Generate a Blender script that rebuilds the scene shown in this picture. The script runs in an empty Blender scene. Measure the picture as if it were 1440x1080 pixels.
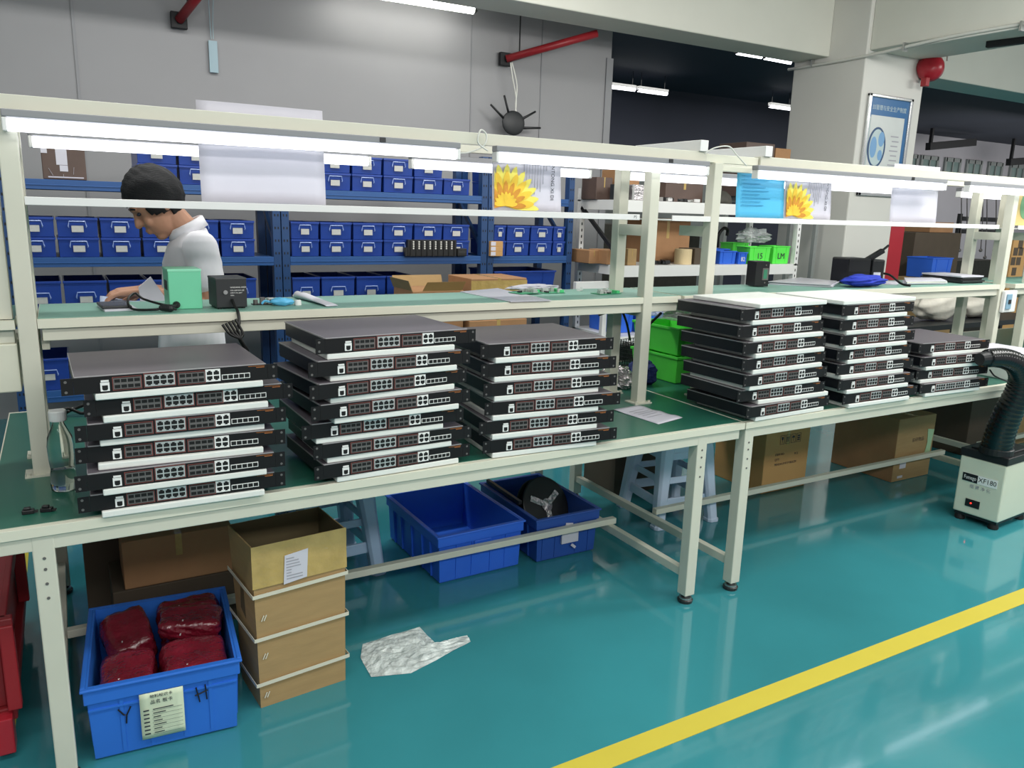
import bpy, bmesh, math, random
from mathutils import Vector, Matrix
random.seed(7)
SC = bpy.context.scene
COL = SC.collection
R = math.radians

# ------------------------------------------------------------------ camera
CAM_POS = Vector((0, -2.1773, 1.5584))
YAW, PITCH, ROLL, FOC = R(29.947), R(-12.481), R(1.682), 1100.9
FW = Vector((math.sin(YAW)*math.cos(PITCH), math.cos(YAW)*math.cos(PITCH), math.sin(PITCH)))
RT = FW.cross(Vector((0, 0, 1))).normalized()
UP = RT.cross(FW)
RT2 = RT*math.cos(ROLL) + UP*math.sin(ROLL)
UP2 = -RT*math.sin(ROLL) + UP*math.cos(ROLL)
cd = bpy.data.cameras.new('camera'); cam = bpy.data.objects.new('camera', cd); COL.objects.link(cam)
cd.sensor_fit = 'HORIZONTAL'; cd.sensor_width = 36.0; cd.lens = FOC/1440*36.0
cd.clip_start = 0.05; cd.clip_end = 200
m = Matrix((RT2, UP2, -FW)).transposed().to_4x4(); m.translation = CAM_POS
cam.matrix_world = m
SC.camera = cam

def ray(px, py): return FW + RT2*((px-720)/FOC) - UP2*((py-540)/FOC)
def at_y(px, py, y):
    d = ray(px, py); return CAM_POS + d*((y-CAM_POS.y)/d.y)
def at_z(px, py, z):
    d = ray(px, py); return CAM_POS + d*((z-CAM_POS.z)/d.z)

# ------------------------------------------------------------------ materials
def lin(h):
    h = h.lstrip('#'); o = []
    for i in (0, 2, 4):
        c = int(h[i:i+2], 16)/255
        o.append(c/12.92 if c <= .04045 else ((c+.055)/1.055)**2.4)
    return tuple(o)
MATS = {}
def mat(name, hexc, rough=.5, metal=0., var=.0, scale=8., bump=0., bscale=60., spec=.5, coat=0., alpha=1., trans=0., emit=0., stretch=None, ior=1.45):
    if name in MATS: return MATS[name]
    m = bpy.data.materials.new(name); m.use_nodes = True; nt = m.node_tree; b = nt.nodes['Principled BSDF']
    c = lin(hexc)
    b.inputs['Base Color'].default_value = (*c, 1)
    b.inputs['Roughness'].default_value = rough; b.inputs['Metallic'].default_value = metal
    b.inputs['Specular IOR Level'].default_value = spec; b.inputs['Coat Weight'].default_value = coat
    b.inputs['Coat Roughness'].default_value = .08
    b.inputs['Alpha'].default_value = alpha; b.inputs['Transmission Weight'].default_value = trans; b.inputs['IOR'].default_value = ior
    tc = nt.nodes.new('ShaderNodeTexCoord')
    src = tc.outputs['Object']
    if stretch:
        mp = nt.nodes.new('ShaderNodeMapping'); mp.inputs['Scale'].default_value = stretch
        nt.links.new(src, mp.inputs['Vector']); src = mp.outputs['Vector']
    nz = nt.nodes.new('ShaderNodeTexNoise'); nz.inputs['Scale'].default_value = scale; nz.inputs['Detail'].default_value = 4
    nt.links.new(src, nz.inputs['Vector'])
    rp = nt.nodes.new('ShaderNodeMapRange'); rp.inputs[1].default_value = .25; rp.inputs[2].default_value = .75
    v = max(var, .02)
    rp.inputs[3].default_value = 1-v; rp.inputs[4].default_value = 1+v
    nt.links.new(nz.outputs['Fac'], rp.inputs[0])
    mx = nt.nodes.new('ShaderNodeVectorMath'); mx.operation = 'SCALE'; mx.inputs[0].default_value = c
    nt.links.new(rp.outputs[0], mx.inputs['Scale']); nt.links.new(mx.outputs[0], b.inputs['Base Color'])
    if bump > 0:
        n2 = nt.nodes.new('ShaderNodeTexNoise'); n2.inputs['Scale'].default_value = bscale; n2.inputs['Detail'].default_value = 3
        nt.links.new(src, n2.inputs['Vector'])
        bp = nt.nodes.new('ShaderNodeBump'); bp.inputs['Strength'].default_value = bump; bp.inputs['Distance'].default_value = .01
        nt.links.new(n2.outputs['Fac'], bp.inputs['Height']); nt.links.new(bp.outputs[0], b.inputs['Normal'])
    if emit > 0:
        b.inputs['Emission Color'].default_value = (*c, 1); b.inputs['Emission Strength'].default_value = emit
    MATS[name] = m
    return m

M = dict(
 cream=mat('cream_paint', '#c9c8b9', .38, var=.03), cream2=mat('cream_edge', '#d2d1c0', .45),
 white=mat('white_enamel', '#dcdcda', .35), mat_green=mat('green_rubber_mat', '#256050', .32, var=.08, scale=3, spec=.6),
 rubber=mat('black_rubber', '#151515', .6), steel=mat('bright_steel', '#b9bab8', .3, .9), dark_steel=mat('dark_steel', '#3a3b3c', .4, .6),
 tube=mat('lit_tube', '#f7f8ff', .3, emit=3.6), lamp_grey=mat('lamp_grey', '#86878a', .45), tube2=mat('lit_tube_far', '#f7f8ff', .3, emit=7.), tube3=mat('lit_tube_wall', '#fbfaf2', .3, emit=16.), shelf_mat=mat('green_mat_lit', '#74a092', .42, var=.05, scale=3),  # shelf mat: bench green lightened to carry the tube light above it
 foam=mat('white_foam', '#dddfda', .85, var=.03, scale=40, bump=.08, bscale=300),
 chas=mat('gunmetal_paint', '#5d575e', .42, var=.05, scale=4, stretch=(1, 30, 1), spec=.4), side=mat('black_side_paint', '#15181f', .4),
 face=mat('black_face_paint', '#161415', .42, spec=.35), edge=mat('bare_metal_edge', '#a8a4a6', .35, .3),
 silver=mat('port_silver', '#c7c7c5', .3, .5), silver2=mat('port_grey', '#746f6d', .4, .5), hole=mat('port_hole', '#070707', .6), red_line=mat('red_frame_print', '#8a4a44', .5),
 wht=mat('white_print', '#e2e2e0', .5), orange=mat('orange_print', '#b06a35', .5),
 paper=mat('white_paper', '#c6c4ce', .7, var=.02), paper2=mat('cream_paper', '#d3dcc0', .7, var=.03), blue_paper=mat('sky_blue_paper', '#52b4dc', .45, var=.05),
 ink=mat('dark_ink', '#2c2f3a', .6), ink_grey=mat('grey_ink', '#9d9ca4', .6), black_ink=mat('black_marker', '#10131d', .6),
 petal=mat('yellow_petal', '#e6bf3a', .6, var=.15, scale=30), petal2=mat('orange_petal', '#c98a2c', .6, var=.2, scale=40), petal3=mat('lemon_petal', '#e9dc62', .6, var=.1, scale=30),
 crate=mat('blue_crate_plastic', '#2f6dcc', .38, var=.05, scale=5), crate2=mat('blue_crate_plastic_deep', '#2f66d4', .36, var=.05, scale=5), crate3=mat('blue_crate_navy', '#274d9c', .42, var=.06, scale=5),
 bin=mat('blue_bin_plastic', '#213f8e', .28, var=.08, scale=6), bin_in=mat('bin_inside', '#14224e', .5), card=mat('label_card', '#b9b9b6', .7, var=.05, scale=60), glint_arc=mat('pale_glint', '#93a6d8', .2),
 rack=mat('rack_blue', '#1d3f6c', .42, var=.06), rackbeam=mat('rack_beam_blue', '#27518a', .4, var=.05),
 carton=mat('cardboard', '#a0845a', .75, var=.08, scale=9, bump=.05, bscale=40, stretch=(1, 1, 6)), carton2=mat('cardboard_red', '#a07854', .78, var=.1, scale=7, bump=.05, bscale=30),
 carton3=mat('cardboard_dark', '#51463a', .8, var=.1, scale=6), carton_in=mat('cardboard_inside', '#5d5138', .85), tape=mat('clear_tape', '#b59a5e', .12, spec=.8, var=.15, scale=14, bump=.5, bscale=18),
 strap=mat('white_strap', '#cfcab8', .4), bubble=mat('red_bubble_wrap', '#6d1626', .18, var=.35, scale=14, bump=.9, bscale=130, spec=.8, coat=.4),
 green_bin=mat('green_bin_plastic', '#5fe854', .35, var=.05), stool=mat('pale_blue_plastic', '#c3d0e4', .3, var=.03), stool2=mat('grey_blue_plastic', '#9ab0ca', .3),
 teal_box=mat('mint_paint', '#70c6a0', .35, var=.03), blk=mat('black_plastic', '#191a1c', .4), blk2=mat('charcoal_paint', '#2a2c2e', .45), cable=mat('black_cable', '#101010', .45),
 glass=mat('clear_plastic', '#eef6f4', .02, trans=1., ior=1.22, spec=.8), water=mat('bottle_water', '#e8f0ee', .0, trans=1., ior=1.2), poly=mat('clear_poly', '#d5d9da', .12, alpha=.4, var=.2, scale=20, bump=.7, bscale=40, spec=.8),
 foil=mat('silver_foil', '#b9b4b6', .2, .7, var=.3, scale=25, bump=1., bscale=45), cloth=mat('royal_blue_cloth', '#2438a8', .85, var=.12, scale=12, bump=.2, bscale=80), navy_cloth=mat('navy_cloth', '#182a5c', .85, var=.15, scale=12),
 pcb=mat('green_board', '#2e8a62', .4, var=.1, scale=60), redp=mat('red_paint', '#96232a', .4, var=.1, scale=6), red2=mat('red_gloss', '#a82431', .3), redcart=mat('cart_red', '#7d1f24', .4, var=.15, scale=5), bluecap=mat('sky_blue_plastic', '#5fb3dd', .4),
 skin=mat('skin', '#b98a70', .5, var=.04, scale=20), hair=mat('black_hair', '#0b0c11', .7, var=.2, scale=30, stretch=(1, 1, 8), bump=.5, bscale=60), shirt=mat('white_shirt_cloth', '#eceaf0', .8, var=.03, scale=6, bump=.15, bscale=9), trousers=mat('dark_trousers', '#23252c', .85, var=.06), shoe=mat('dark_shoe', '#18181a', .4),
 beam=mat('white_plaster', '#d0d0c6', .7, var=.03, scale=2), pillar=mat('pillar_plaster', '#cfcec8', .7, var=.02, scale=2), wall=mat('grey_panel', '#939395', .55, var=.05, scale=1.2), wallfar=mat('far_plaster', '#b3b0b6', .7, var=.06, scale=1.),
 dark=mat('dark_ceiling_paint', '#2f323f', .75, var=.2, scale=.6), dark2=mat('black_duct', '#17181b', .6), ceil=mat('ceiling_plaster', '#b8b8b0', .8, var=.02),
 alu=mat('aluminium_frame', '#c4c6c6', .25, .8), posterblue=mat('poster_blue', '#1f5f92', .3), posterpale=mat('poster_pale', '#b5c6c8', .25, var=.05), posterwhite=mat('poster_white', '#c9cdcb', .25, var=.04), globe=mat('globe_blue', '#6f9bc4', .4), globe2=mat('globe_deep', '#26486e', .4),
 wood=mat('pale_wood', '#d2bd94', .6, var=.08), kraft=mat('kraft_print', '#b98f5a', .7), conduit=mat('white_conduit', '#cfcfc8', .4), pane=mat('window_pane', '#7f928f', .15), brownbox=mat('brown_panel_box', '#57463f', .5, var=.1), ylw=mat('yellow_tape', '#cdbd45', .4),
 fume=mat('ivory_enamel', '#cfd2bf', .35), led=mat('red_led', '#ff2a20', .3, emit=5.), black_gloss=mat('black_gloss_hose', '#0c0d0f', .22, spec=.7), jumbo=mat('green_tape', '#a9c9a0', .5), sack=mat('white_sack', '#ddd8cc', .6, var=.08, scale=10, bump=.6, bscale=12), blk_white=mat('screw_terminal', '#c9c9c4', .4),
 olive=mat('dark_olive', '#3b3a34', .7, var=.2, scale=20), greyboard=mat('grey_board', '#8d9290', .5, var=.05), seam=mat('panel_seam', '#8b8c8f', .5), patch=mat('crinkled_patch', '#e6ece9', .12, alpha=.75, var=.35, scale=28, bump=1., bscale=55, spec=1.), whiteboard=mat('white_board', '#cfc9c8', .4),
)

def bubble_mat():
    m = mat('red_bubble_wrap', '#611524', .2, var=.3, scale=9, spec=1., coat=.9); nt = m.node_tree; b = nt.nodes['Principled BSDF']
    tc = nt.nodes.new('ShaderNodeTexCoord'); vo = nt.nodes.new('ShaderNodeTexVoronoi'); vo.inputs['Scale'].default_value = 95
    nz = nt.nodes.new('ShaderNodeTexNoise'); nz.inputs['Scale'].default_value = 22; nz.inputs['Detail'].default_value = 3
    nt.links.new(tc.outputs['Object'], vo.inputs['Vector']); nt.links.new(tc.outputs['Object'], nz.inputs['Vector'])
    b1 = nt.nodes.new('ShaderNodeBump'); b1.inputs['Strength'].default_value = .35; b1.inputs['Distance'].default_value = .004; b1.invert = True
    b2 = nt.nodes.new('ShaderNodeBump'); b2.inputs['Strength'].default_value = .5; b2.inputs['Distance'].default_value = .03
    nt.links.new(vo.outputs['Distance'], b1.inputs['Height']); nt.links.new(nz.outputs['Fac'], b2.inputs['Height'])
    nt.links.new(b2.outputs[0], b1.inputs['Normal']); nt.links.new(b1.outputs[0], b.inputs['Normal'])
    return m
# floor: glossy teal epoxy
def floor_mat():
    m = bpy.data.materials.new('teal_epoxy'); m.use_nodes = True; nt = m.node_tree; b = nt.nodes['Principled BSDF']
    tc = nt.nodes.new('ShaderNodeTexCoord')
    nz = nt.nodes.new('ShaderNodeTexNoise'); nz.inputs['Scale'].default_value = .9; nz.inputs['Detail'].default_value = 5
    nt.links.new(tc.outputs['Object'], nz.inputs['Vector'])
    cr = nt.nodes.new('ShaderNodeValToRGB')
    cr.color_ramp.elements[0].position = .3; cr.color_ramp.elements[0].color = (*lin('#327a82'), 1)
    cr.color_ramp.elements[1].position = .7; cr.color_ramp.elements[1].color = (*lin('#3a8c95'), 1)
    nt.links.new(nz.outputs['Fac'], cr.inputs[0]); nt.links.new(cr.outputs[0], b.inputs['Base Color'])
    n2 = nt.nodes.new('ShaderNodeTexNoise'); n2.inputs['Scale'].default_value = 45; n2.inputs['Detail'].default_value = 2
    nt.links.new(tc.outputs['Object'], n2.inputs['Vector'])
    bp = nt.nodes.new('ShaderNodeBump'); bp.inputs['Strength'].default_value = .035; bp.inputs['Distance'].default_value = .004
    nt.links.new(n2.outputs['Fac'], bp.inputs['Height']); nt.links.new(bp.outputs[0], b.inputs['Normal'])
    b.inputs['Roughness'].default_value = .1; b.inputs['Specular IOR Level'].default_value = .55
    b.inputs['Coat Weight'].default_value = .3; b.inputs['Coat Roughness'].default_value = .05
    return m

# ------------------------------------------------------------------ mesh builder
class G:
    def __init__(s): s.bm = bmesh.new()
    def _fin(s, fs, mi):
        for f in fs: f.material_index = mi
    def box(s, x0, x1, y0, y1, z0, z1, mi=0):
        v = [s.bm.verts.new(p) for p in ((x0,y0,z0),(x1,y0,z0),(x1,y1,z0),(x0,y1,z0),(x0,y0,z1),(x1,y0,z1),(x1,y1,z1),(x0,y1,z1))]
        fs = [s.bm.faces.new([v[i] for i in q]) for q in ((3,2,1,0),(4,5,6,7),(0,1,5,4),(1,2,6,5),(2,3,7,6),(3,0,4,7))]
        s._fin(fs, mi); return s
    def obox(s, c, size, rot=(0,0,0), mi=0):
        from mathutils import Euler
        mt = Matrix.Translation(Vector(c)) @ Euler(rot).to_matrix().to_4x4()
        hx, hy, hz = size[0]/2, size[1]/2, size[2]/2
        v = [s.bm.verts.new(mt @ Vector(p)) for p in ((-hx,-hy,-hz),(hx,-hy,-hz),(hx,hy,-hz),(-hx,hy,-hz),(-hx,-hy,hz),(hx,-hy,hz),(hx,hy,hz),(-hx,hy,hz))]
        fs = [s.bm.faces.new([v[i] for i in q]) for q in ((3,2,1,0),(4,5,6,7),(0,1,5,4),(1,2,6,5),(2,3,7,6),(3,0,4,7))]
        s._fin(fs, mi); return s
    def bar(s, p0, p1, w, h, mi=0, upv=(0,0,1)):
        p0, p1 = Vector(p0), Vector(p1); d = (p1-p0).normalized(); u = Vector(upv)
        if abs(d.dot(u)) > .98: u = Vector((1,0,0))
        a = d.cross(u).normalized(); b = a.cross(d)
        v = []
        for p in (p0, p1):
            for sx, sy in ((-1,-1),(1,-1),(1,1),(-1,1)): v.append(s.bm.verts.new(p + a*sx*w/2 + b*sy*h/2))
        fs = [s.bm.faces.new([v[i] for i in q]) for q in ((0,1,2,3),(7,6,5,4),(0,4,5,1),(1,5,6,2),(2,6,7,3),(3,7,4,0))]
        s._fin(fs, mi); return s
    def ring(s, c, a, b, r, n):
        return [s.bm.verts.new(c + a*(r*math.cos(2*math.pi*i/n)) + b*(r*math.sin(2*math.pi*i/n))) for i in range(n)]
    def skin(s, rings, mi, cap=True, closed=True):
        fs = []
        for r0, r1 in zip(rings, rings[1:]):
            n = len(r0)
            for i in range(n if closed else n-1): fs.append(s.bm.faces.new((r0[i], r0[(i+1)%n], r1[(i+1)%n], r1[i])))
        if cap:
            fs.append(s.bm.faces.new(rings[0][::-1])); fs.append(s.bm.faces.new(rings[-1]))
        s._fin(fs, mi); return s
    def cyl(s, p0, p1, r, n=16, mi=0, r2=None):
        p0, p1 = Vector(p0), Vector(p1); d = (p1-p0).normalized()
        u = Vector((0,0,1)) if abs(d.z) < .9 else Vector((1,0,0))
        a = d.cross(u).normalized(); b = d.cross(a)
        return s.skin([s.ring(p0,a,b,r,n), s.ring(p1,a,b,r if r2 is None else r2,n)], mi)
    def tube(s, pts, r, n=8, mi=0, smooth_n=0):
        P = [Vector(p) for p in pts]
        if smooth_n: P = catmull(P, smooth_n)
        rs = r if isinstance(r, (list, tuple)) else [r]*len(P)
        d = (P[1]-P[0]).normalized(); u = Vector((0,0,1)) if abs(d.z) < .9 else Vector((1,0,0)); a = d.cross(u).normalized()
        rings = []
        for i, p in enumerate(P):
            t = (P[min(i+1,len(P)-1)]-P[max(i-1,0)]).normalized()
            a = (a - t*a.dot(t)).normalized(); b = t.cross(a)
            rings.append(s.ring(p, a, b, rs[min(i,len(rs)-1)], n))
        return s.skin(rings, mi)
    def lathe(s, prof, c=(0,0,0), n=20, mi=0, cap=True):
        c = Vector(c)
        return s.skin([s.ring(c+Vector((0,0,z)), Vector((1,0,0)), Vector((0,1,0)), max(r,1e-4), n) for r, z in prof], mi, cap)
    def poly(s, pts, mi=0):
        f = s.bm.faces.new([s.bm.verts.new(p) for p in pts]); f.material_index = mi; return s
    def prism(s, pts, off, mi=0):
        off = Vector(off); a = [s.bm.verts.new(Vector(p)) for p in pts]; b = [s.bm.verts.new(Vector(p)+off) for p in pts]; n = len(pts)
        fs = [s.bm.faces.new(a[::-1]), s.bm.faces.new(b)] + [s.bm.faces.new((a[i],a[(i+1)%n],b[(i+1)%n],b[i])) for i in range(n)]
        s._fin(fs, mi); return s
    def grid(s, fn, nu, nv, mi=0, thick=None):
        V = [[s.bm.verts.new(fn(i/nu, j/nv)) for j in range(nv+1)] for i in range(nu+1)]
        for i in range(nu):
            for j in range(nv):
                f = s.bm.faces.new((V[i][j],V[i+1][j],V[i+1][j+1],V[i][j+1])); f.material_index = mi
        return s
    def ball(s, c, r, seg=16, rings=10, mi=0, mtx=None):
        c = Vector(c); r = Vector(r) if not isinstance(r, (int, float)) else Vector((r,r,r))
        mt = (mtx or Matrix.Identity(3))
        rr = []
        for j in range(1, rings):
            th = math.pi*j/rings
            rr.append([s.bm.verts.new(c + mt @ Vector((r.x*math.sin(th)*math.cos(2*math.pi*i/seg), r.y*math.sin(th)*math.sin(2*math.pi*i/seg), r.z*math.cos(th)))) for i in range(seg)])
        fs = []
        for a, b in zip(rr, rr[1:]):
            for i in range(seg): fs.append(s.bm.faces.new((a[i], b[i], b[(i+1)%seg], a[(i+1)%seg])))
        t = s.bm.verts.new(c + mt @ Vector((0,0,r.z))); bt = s.bm.verts.new(c + mt @ Vector((0,0,-r.z)))
        for i in range(seg):
            fs.append(s.bm.faces.new((t, rr[0][i], rr[0][(i+1)%seg]))); fs.append(s.bm.faces.new((bt, rr[-1][(i+1)%seg], rr[-1][i])))
        s._fin(fs, mi); return s
    def caps(s, p0, p1, r0, r1, n=12, mi=0):
        s.cyl(p0, p1, r0, n, mi, r1); s.ball(p0, r0, n, 8, mi); s.ball(p1, r1, n, 8, mi); return s
    def xf(s, mt): bmesh.ops.transform(s.bm, matrix=mt, verts=s.bm.verts); return s

def catmull(P, k):
    out = []
    for i in range(len(P)-1):
        p0, p1, p2, p3 = P[max(i-1,0)], P[i], P[i+1], P[min(i+2,len(P)-1)]
        for j in range(k):
            t = j/k
            out.append(.5*((2*p1)+(p2-p0)*t+(2*p0-5*p1+4*p2-p3)*t*t+(3*p1-p0-3*p2+p3)*t**3))
    out.append(P[-1]); return out

def part(name, g, mats, parent=None, bevel=0, smooth=False, seg=2, loc=None, solid=0, subsurf=0):
    me = bpy.data.meshes.new(name)
    bmesh.ops.recalc_face_normals(g.bm, faces=g.bm.faces)
    if smooth:
        for f in g.bm.faces: f.smooth = True
    g.bm.to_mesh(me); g.bm.free()
    for mm in (mats if isinstance(mats, (list, tuple)) else [mats]): me.materials.append(mm)
    o = bpy.data.objects.new(name, me); COL.objects.link(o)
    if parent: o.parent = parent
    if loc is not None: o.location = loc
    if solid:
        md = o.modifiers.new('solid', 'SOLIDIFY'); md.thickness = solid; md.offset = 0
    if bevel:
        md = o.modifiers.new('bevel', 'BEVEL'); md.width = bevel; md.segments = seg; md.limit_method = 'ANGLE'; md.angle_limit = R(40)
    if subsurf:
        md = o.modifiers.new('sub', 'SUBSURF'); md.levels = subsurf; md.render_levels = subsurf
    return o
def tag(o, label, cat, group=None):
    o['label'] = label; o['category'] = cat
    if group: o['group'] = group
    return o
def thing(name, label, cat, loc=(0,0,0), rz=0., group=None):
    o = bpy.data.objects.new(name, None); COL.objects.link(o); o.empty_display_size = .05
    o.location = loc; o.rotation_euler = (0, 0, rz)
    return tag(o, label, cat, group)
def struct(name, g, m, **k):
    o = part(name, g, m, **k)
    if k.get('parent') is None: o['kind'] = 'structure'
    return o
def dup(root, label, loc=None, rz=None, sz=None, group=None):
    r = root.copy(); COL.objects.link(r); r['label'] = label
    if loc is not None: r.location = loc
    if rz is not None: r.rotation_euler = (0, 0, rz)
    if sz is not None: r.scale = sz
    if group: r['group'] = group
    for ch in list(root.children):
        c = ch.copy(); COL.objects.link(c); c.parent = r
        for gg in list(ch.children):
            d = gg.copy(); COL.objects.link(d); d.parent = c
    return r
def text(name, body, size, loc, rot, m, parent=None, align='CENTER', ext=.0002, sx=1.):
    cu = bpy.data.curves.new('lettering_curve', 'FONT'); cu.body = body; cu.size = size; cu.align_x = align; cu.align_y = 'CENTER'; cu.extrude = ext; cu.resolution_u = 3
    t = bpy.data.objects.new('lettering_tmp', cu); COL.objects.link(t)
    dg = bpy.context.evaluated_depsgraph_get(); me = bpy.data.meshes.new_from_object(t.evaluated_get(dg))
    bpy.data.objects.remove(t); bpy.data.curves.remove(cu)
    me.materials.clear(); me.materials.append(m)
    o = bpy.data.objects.new(name, me); COL.objects.link(o); o.location = loc; o.rotation_euler = rot; o.scale = (sx, 1, 1)
    if parent: o.parent = parent
    return o
ORD = ['first','second','third','fourth','fifth','sixth','seventh','eighth','ninth']
# ================================================================== SETTING
g = G(); g.box(-4, 26, -5, 12, -.1, 0); f = struct('floor', g, floor_mat())
g = G(); g.box(-4, 4.72, 4.3, 4.38, 0, 3.7)
struct('wall_back', g, M['wall'])
g = G()
for px in (662, 760):
    x = at_y(px, 130, 4.3).x; g.box(x-.005, x+.005, 4.292, 4.3, 0, 3.6)
g.box(4.66, 4.735, 4.285, 4.39, 0, 3.0)
g.box(at_y(121,240,4.3).x-.01, at_y(121,240,4.3).x+.01, 4.29, 4.3, 0, 3.6)
struct('trim_1', g, M['seam'])
g = G(); g.box(-4, 26, -5, 4.3, 3.7, 3.8); struct('ceiling', g, M['ceil'])
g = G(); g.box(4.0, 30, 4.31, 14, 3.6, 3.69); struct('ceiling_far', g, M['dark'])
# dark services hanging under the far ceiling
g = G(); g.box(15.2, 30, 9.85, 10.0, 0, 3.6); struct('wall_far', g, M['wallfar'])
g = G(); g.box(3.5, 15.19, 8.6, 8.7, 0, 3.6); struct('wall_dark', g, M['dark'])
g = G(); g.box(-4, -3.9, -5, 4.3, 0, 3.7); struct('wall_left', g, M['wall'])
# windows on far wall
wx = [(1274,1288),(1295,1317),(1329,1349),(1360,1379),(1391,1409),(1422,1440)]
for i, (a, b) in enumerate(wx):
    x0 = at_y(a, 222, 9.85).x; x1 = at_y(b, 225, 9.85).x
    z1 = 3.12; z0 = 2.6
    g = G(); g.box(x0-.04, x0+.04, 9.80, 9.85, z0, z1); g.box(x1-.04, x1+.04, 9.80, 9.85, z0, z1); g.box(x0, x1, 9.80, 9.85, z1-.09, z1); g.box(x0, x1, 9.80, 9.85, z0, z0+.06); g.box((x0+x1)/2-.02, (x0+x1)/2+.02, 9.80, 9.85, z0, z1)
    w = struct('window_%d' % (i+1), g, M['greyboard'])
    g = G(); g.box(x0, x1, 9.83, 9.845, z0, z1); part('window_pane', g, M['pane'], w)
# pillar, beams
PX0, PX1, PY0, PY1 = 6.70, 7.61, 3.0, 3.85
g = G(); g.box(PX0, PX1, PY0, PY1, 0, 3.7); struct('pillar', g, M['pillar'], bevel=.012)
g = G(); g.box(-4, PX0, 3.42, 3.82, 3.115, 3.7); struct('beam_left', g, M['beam'], bevel=.01)
g = G(); g.box(PX1, 16, 3.42, 3.86, 3.10, 3.7); struct('beam_right', g, M['beam'], bevel=.01)
g = G(); g.box(PX0+.04, PX1-.06, -5, PY0, 3.12, 3.7); struct('beam_front', g, M['beam'], bevel=.01)
# red painted band on pillar's right edge
g = G(); g.box(PX1-.215, PX1+.003, PY0-.004, PY0+.002, .2, 1.72); struct('trim_2', g, M['red2'])
# floor lines
g = G(); g.box(-.5, 12, -.635, -.555, .0005, .002); struct('trim_3', g, M['ylw'])
g = G(); g.box(-.28, 9, 1.73, 1.79, .0005, .002); struct('trim_4', g, M['ylw'])
g = G(); g.box(-.30, -.235, .3, 1.729, .0005, .002); struct('trim_5', g, M['ylw'])

# conduit along beam
c = thing('conduit_pipe', 'white conduit pipe running along the ceiling beam past the pillar', 'pipe')
g = G(); g.tube([(PX0-.02, 3.9, 3.06), (PX0-.02, 3.0, 3.06), (PX0-.005, 2.2, 3.10), (PX0+.0, 1.4, 3.10), (PX0-.0, -.6, 3.10)], .014, 10, smooth_n=4); part('pipe', g, M['conduit'], c, smooth=True)
g = G(); g.tube([(PX0+.03, 2.97, 3.08), (PX0+.02, 2.2, 3.085), (PX0+.02, -.6, 3.085)], .012, 8); part('cable', g, M['conduit'], c, smooth=True)
g = G()
for yy in (3.6, 2.6, 1.6): g.box(PX0-.04, PX0+.02, yy-.008, yy+.008, 3.045, 3.118)
part('clip', g, M['steel'], c)
# black cable tray under beam
p0 = at_z(1388, 63, 3.094); p1 = at_z(1445, 56, 3.094)
g = G(); g.bar(p0, p1, .06, .05); tag(part('ceiling_cable_tray', g, M['dark2']), 'short black cable tray hanging under the white ceiling beam', 'cable tray')

# framed poster on pillar
px0, px1, pz0, pz1 = 6.785, 7.455, 1.80, 2.745
fp = thing('framed_poster', 'framed poster with globe and blue header on the white pillar', 'poster', (px0, PY0-.001, pz0))
W, H = px1-px0, pz1-pz0
g = G()
for (a, b, cc, d) in ((0,.04,0,H),(W-.04,W,0,H),(0,W,0,.04),(0,W,H-.03,H)): g.box(a, b, -.03, 0, cc, d)
part('frame', g, M['alu'], fp, bevel=.006)
g = G(); g.box(.03, W-.03, -.012, -.008, .03, H-.03, 0); g.box(.03, W-.03, -.0135, -.012, H-.21, H-.03, 1); g.box(W-.10, W-.03, -.0135, -.012, .03, H-.2101, 1); g.box(.07, W-.09, -.0145, -.0135, .05, H-.19, 2)
part('print', g, [M['posterpale'], M['posterblue'], M['posterwhite']], fp)
g = G(); cx, cz = .20, .46
g.prism([(cx+.135*math.cos(t*math.pi/16), -.0146, cz+.19*math.sin(t*math.pi/16)) for t in range(32)], (0,-.001,0), 0)
g.prism([(cx+.11*math.cos(t*math.pi/16)+.0, -.0157, cz+.17*math.sin(t*math.pi/16)) for t in range(32)], (0,-.001,0), 1)
for (ox, oz, r1, r2) in ((-.05,.0,.05,.1),(.06,.08,.045,.07),(.06,-.07,.035,.05)):
    g.prism([(cx+ox+r1*math.cos(t*math.pi/8), -.0168, cz+oz+r2*math.sin(t*math.pi/8)) for t in range(16)], (0,-.0008,0), 2)
part('globe_print', g, [M['globe2'], M['posterpale'], M['globe']], fp)
text('lettering', '5S管理与安全生产制度', .052, (W/2, -.0146, H-.12), (R(90),0,0), M['posterpale'], fp)
g = G()
for k in range(7): g.box(.40+.012*(k%3), .52+.01*(k%2), -.0152, -.0146, .30+.045*k, .312+.045*k)
part('print_lines', g, M['ink_grey'], fp)

# red alarm bell
ap = at_y(1307, 92, 2.9)
al = thing('alarm_bell', 'red alarm bell hanging below the white beam next to the pillar', 'alarm', ap)
g = G(); prof = [(.02,-.12),(.115,-.11),(.125,-.05),(.11,.02),(.06,.05),(.02,.055)]
g.lathe(prof, n=28); g.xf(Matrix.Rotation(R(-70),4,'Y') @ Matrix.Rotation(R(20),4,'X')); part('bell', g, M['red2'], al, smooth=True)
g = G(); g.box(.02,.12,-.05,.05,.045,.075); g.box(-.03,.03,-.03,.03,.05,3.1195-ap.z); part('bracket', g, M['redp'], al, bevel=.004)
g = G(); g.tube([(.05,-.06,.10),(.12,-.09,.11),(.15,-.08,.05)], .01, 8, smooth_n=4); part('cable', g, M['conduit'], al, smooth=True)
g = G(); g.box(-.075, -.02, -.04, .02, -.20, -.12); part('striker', g, M['redp'], al, bevel=.005)

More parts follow.
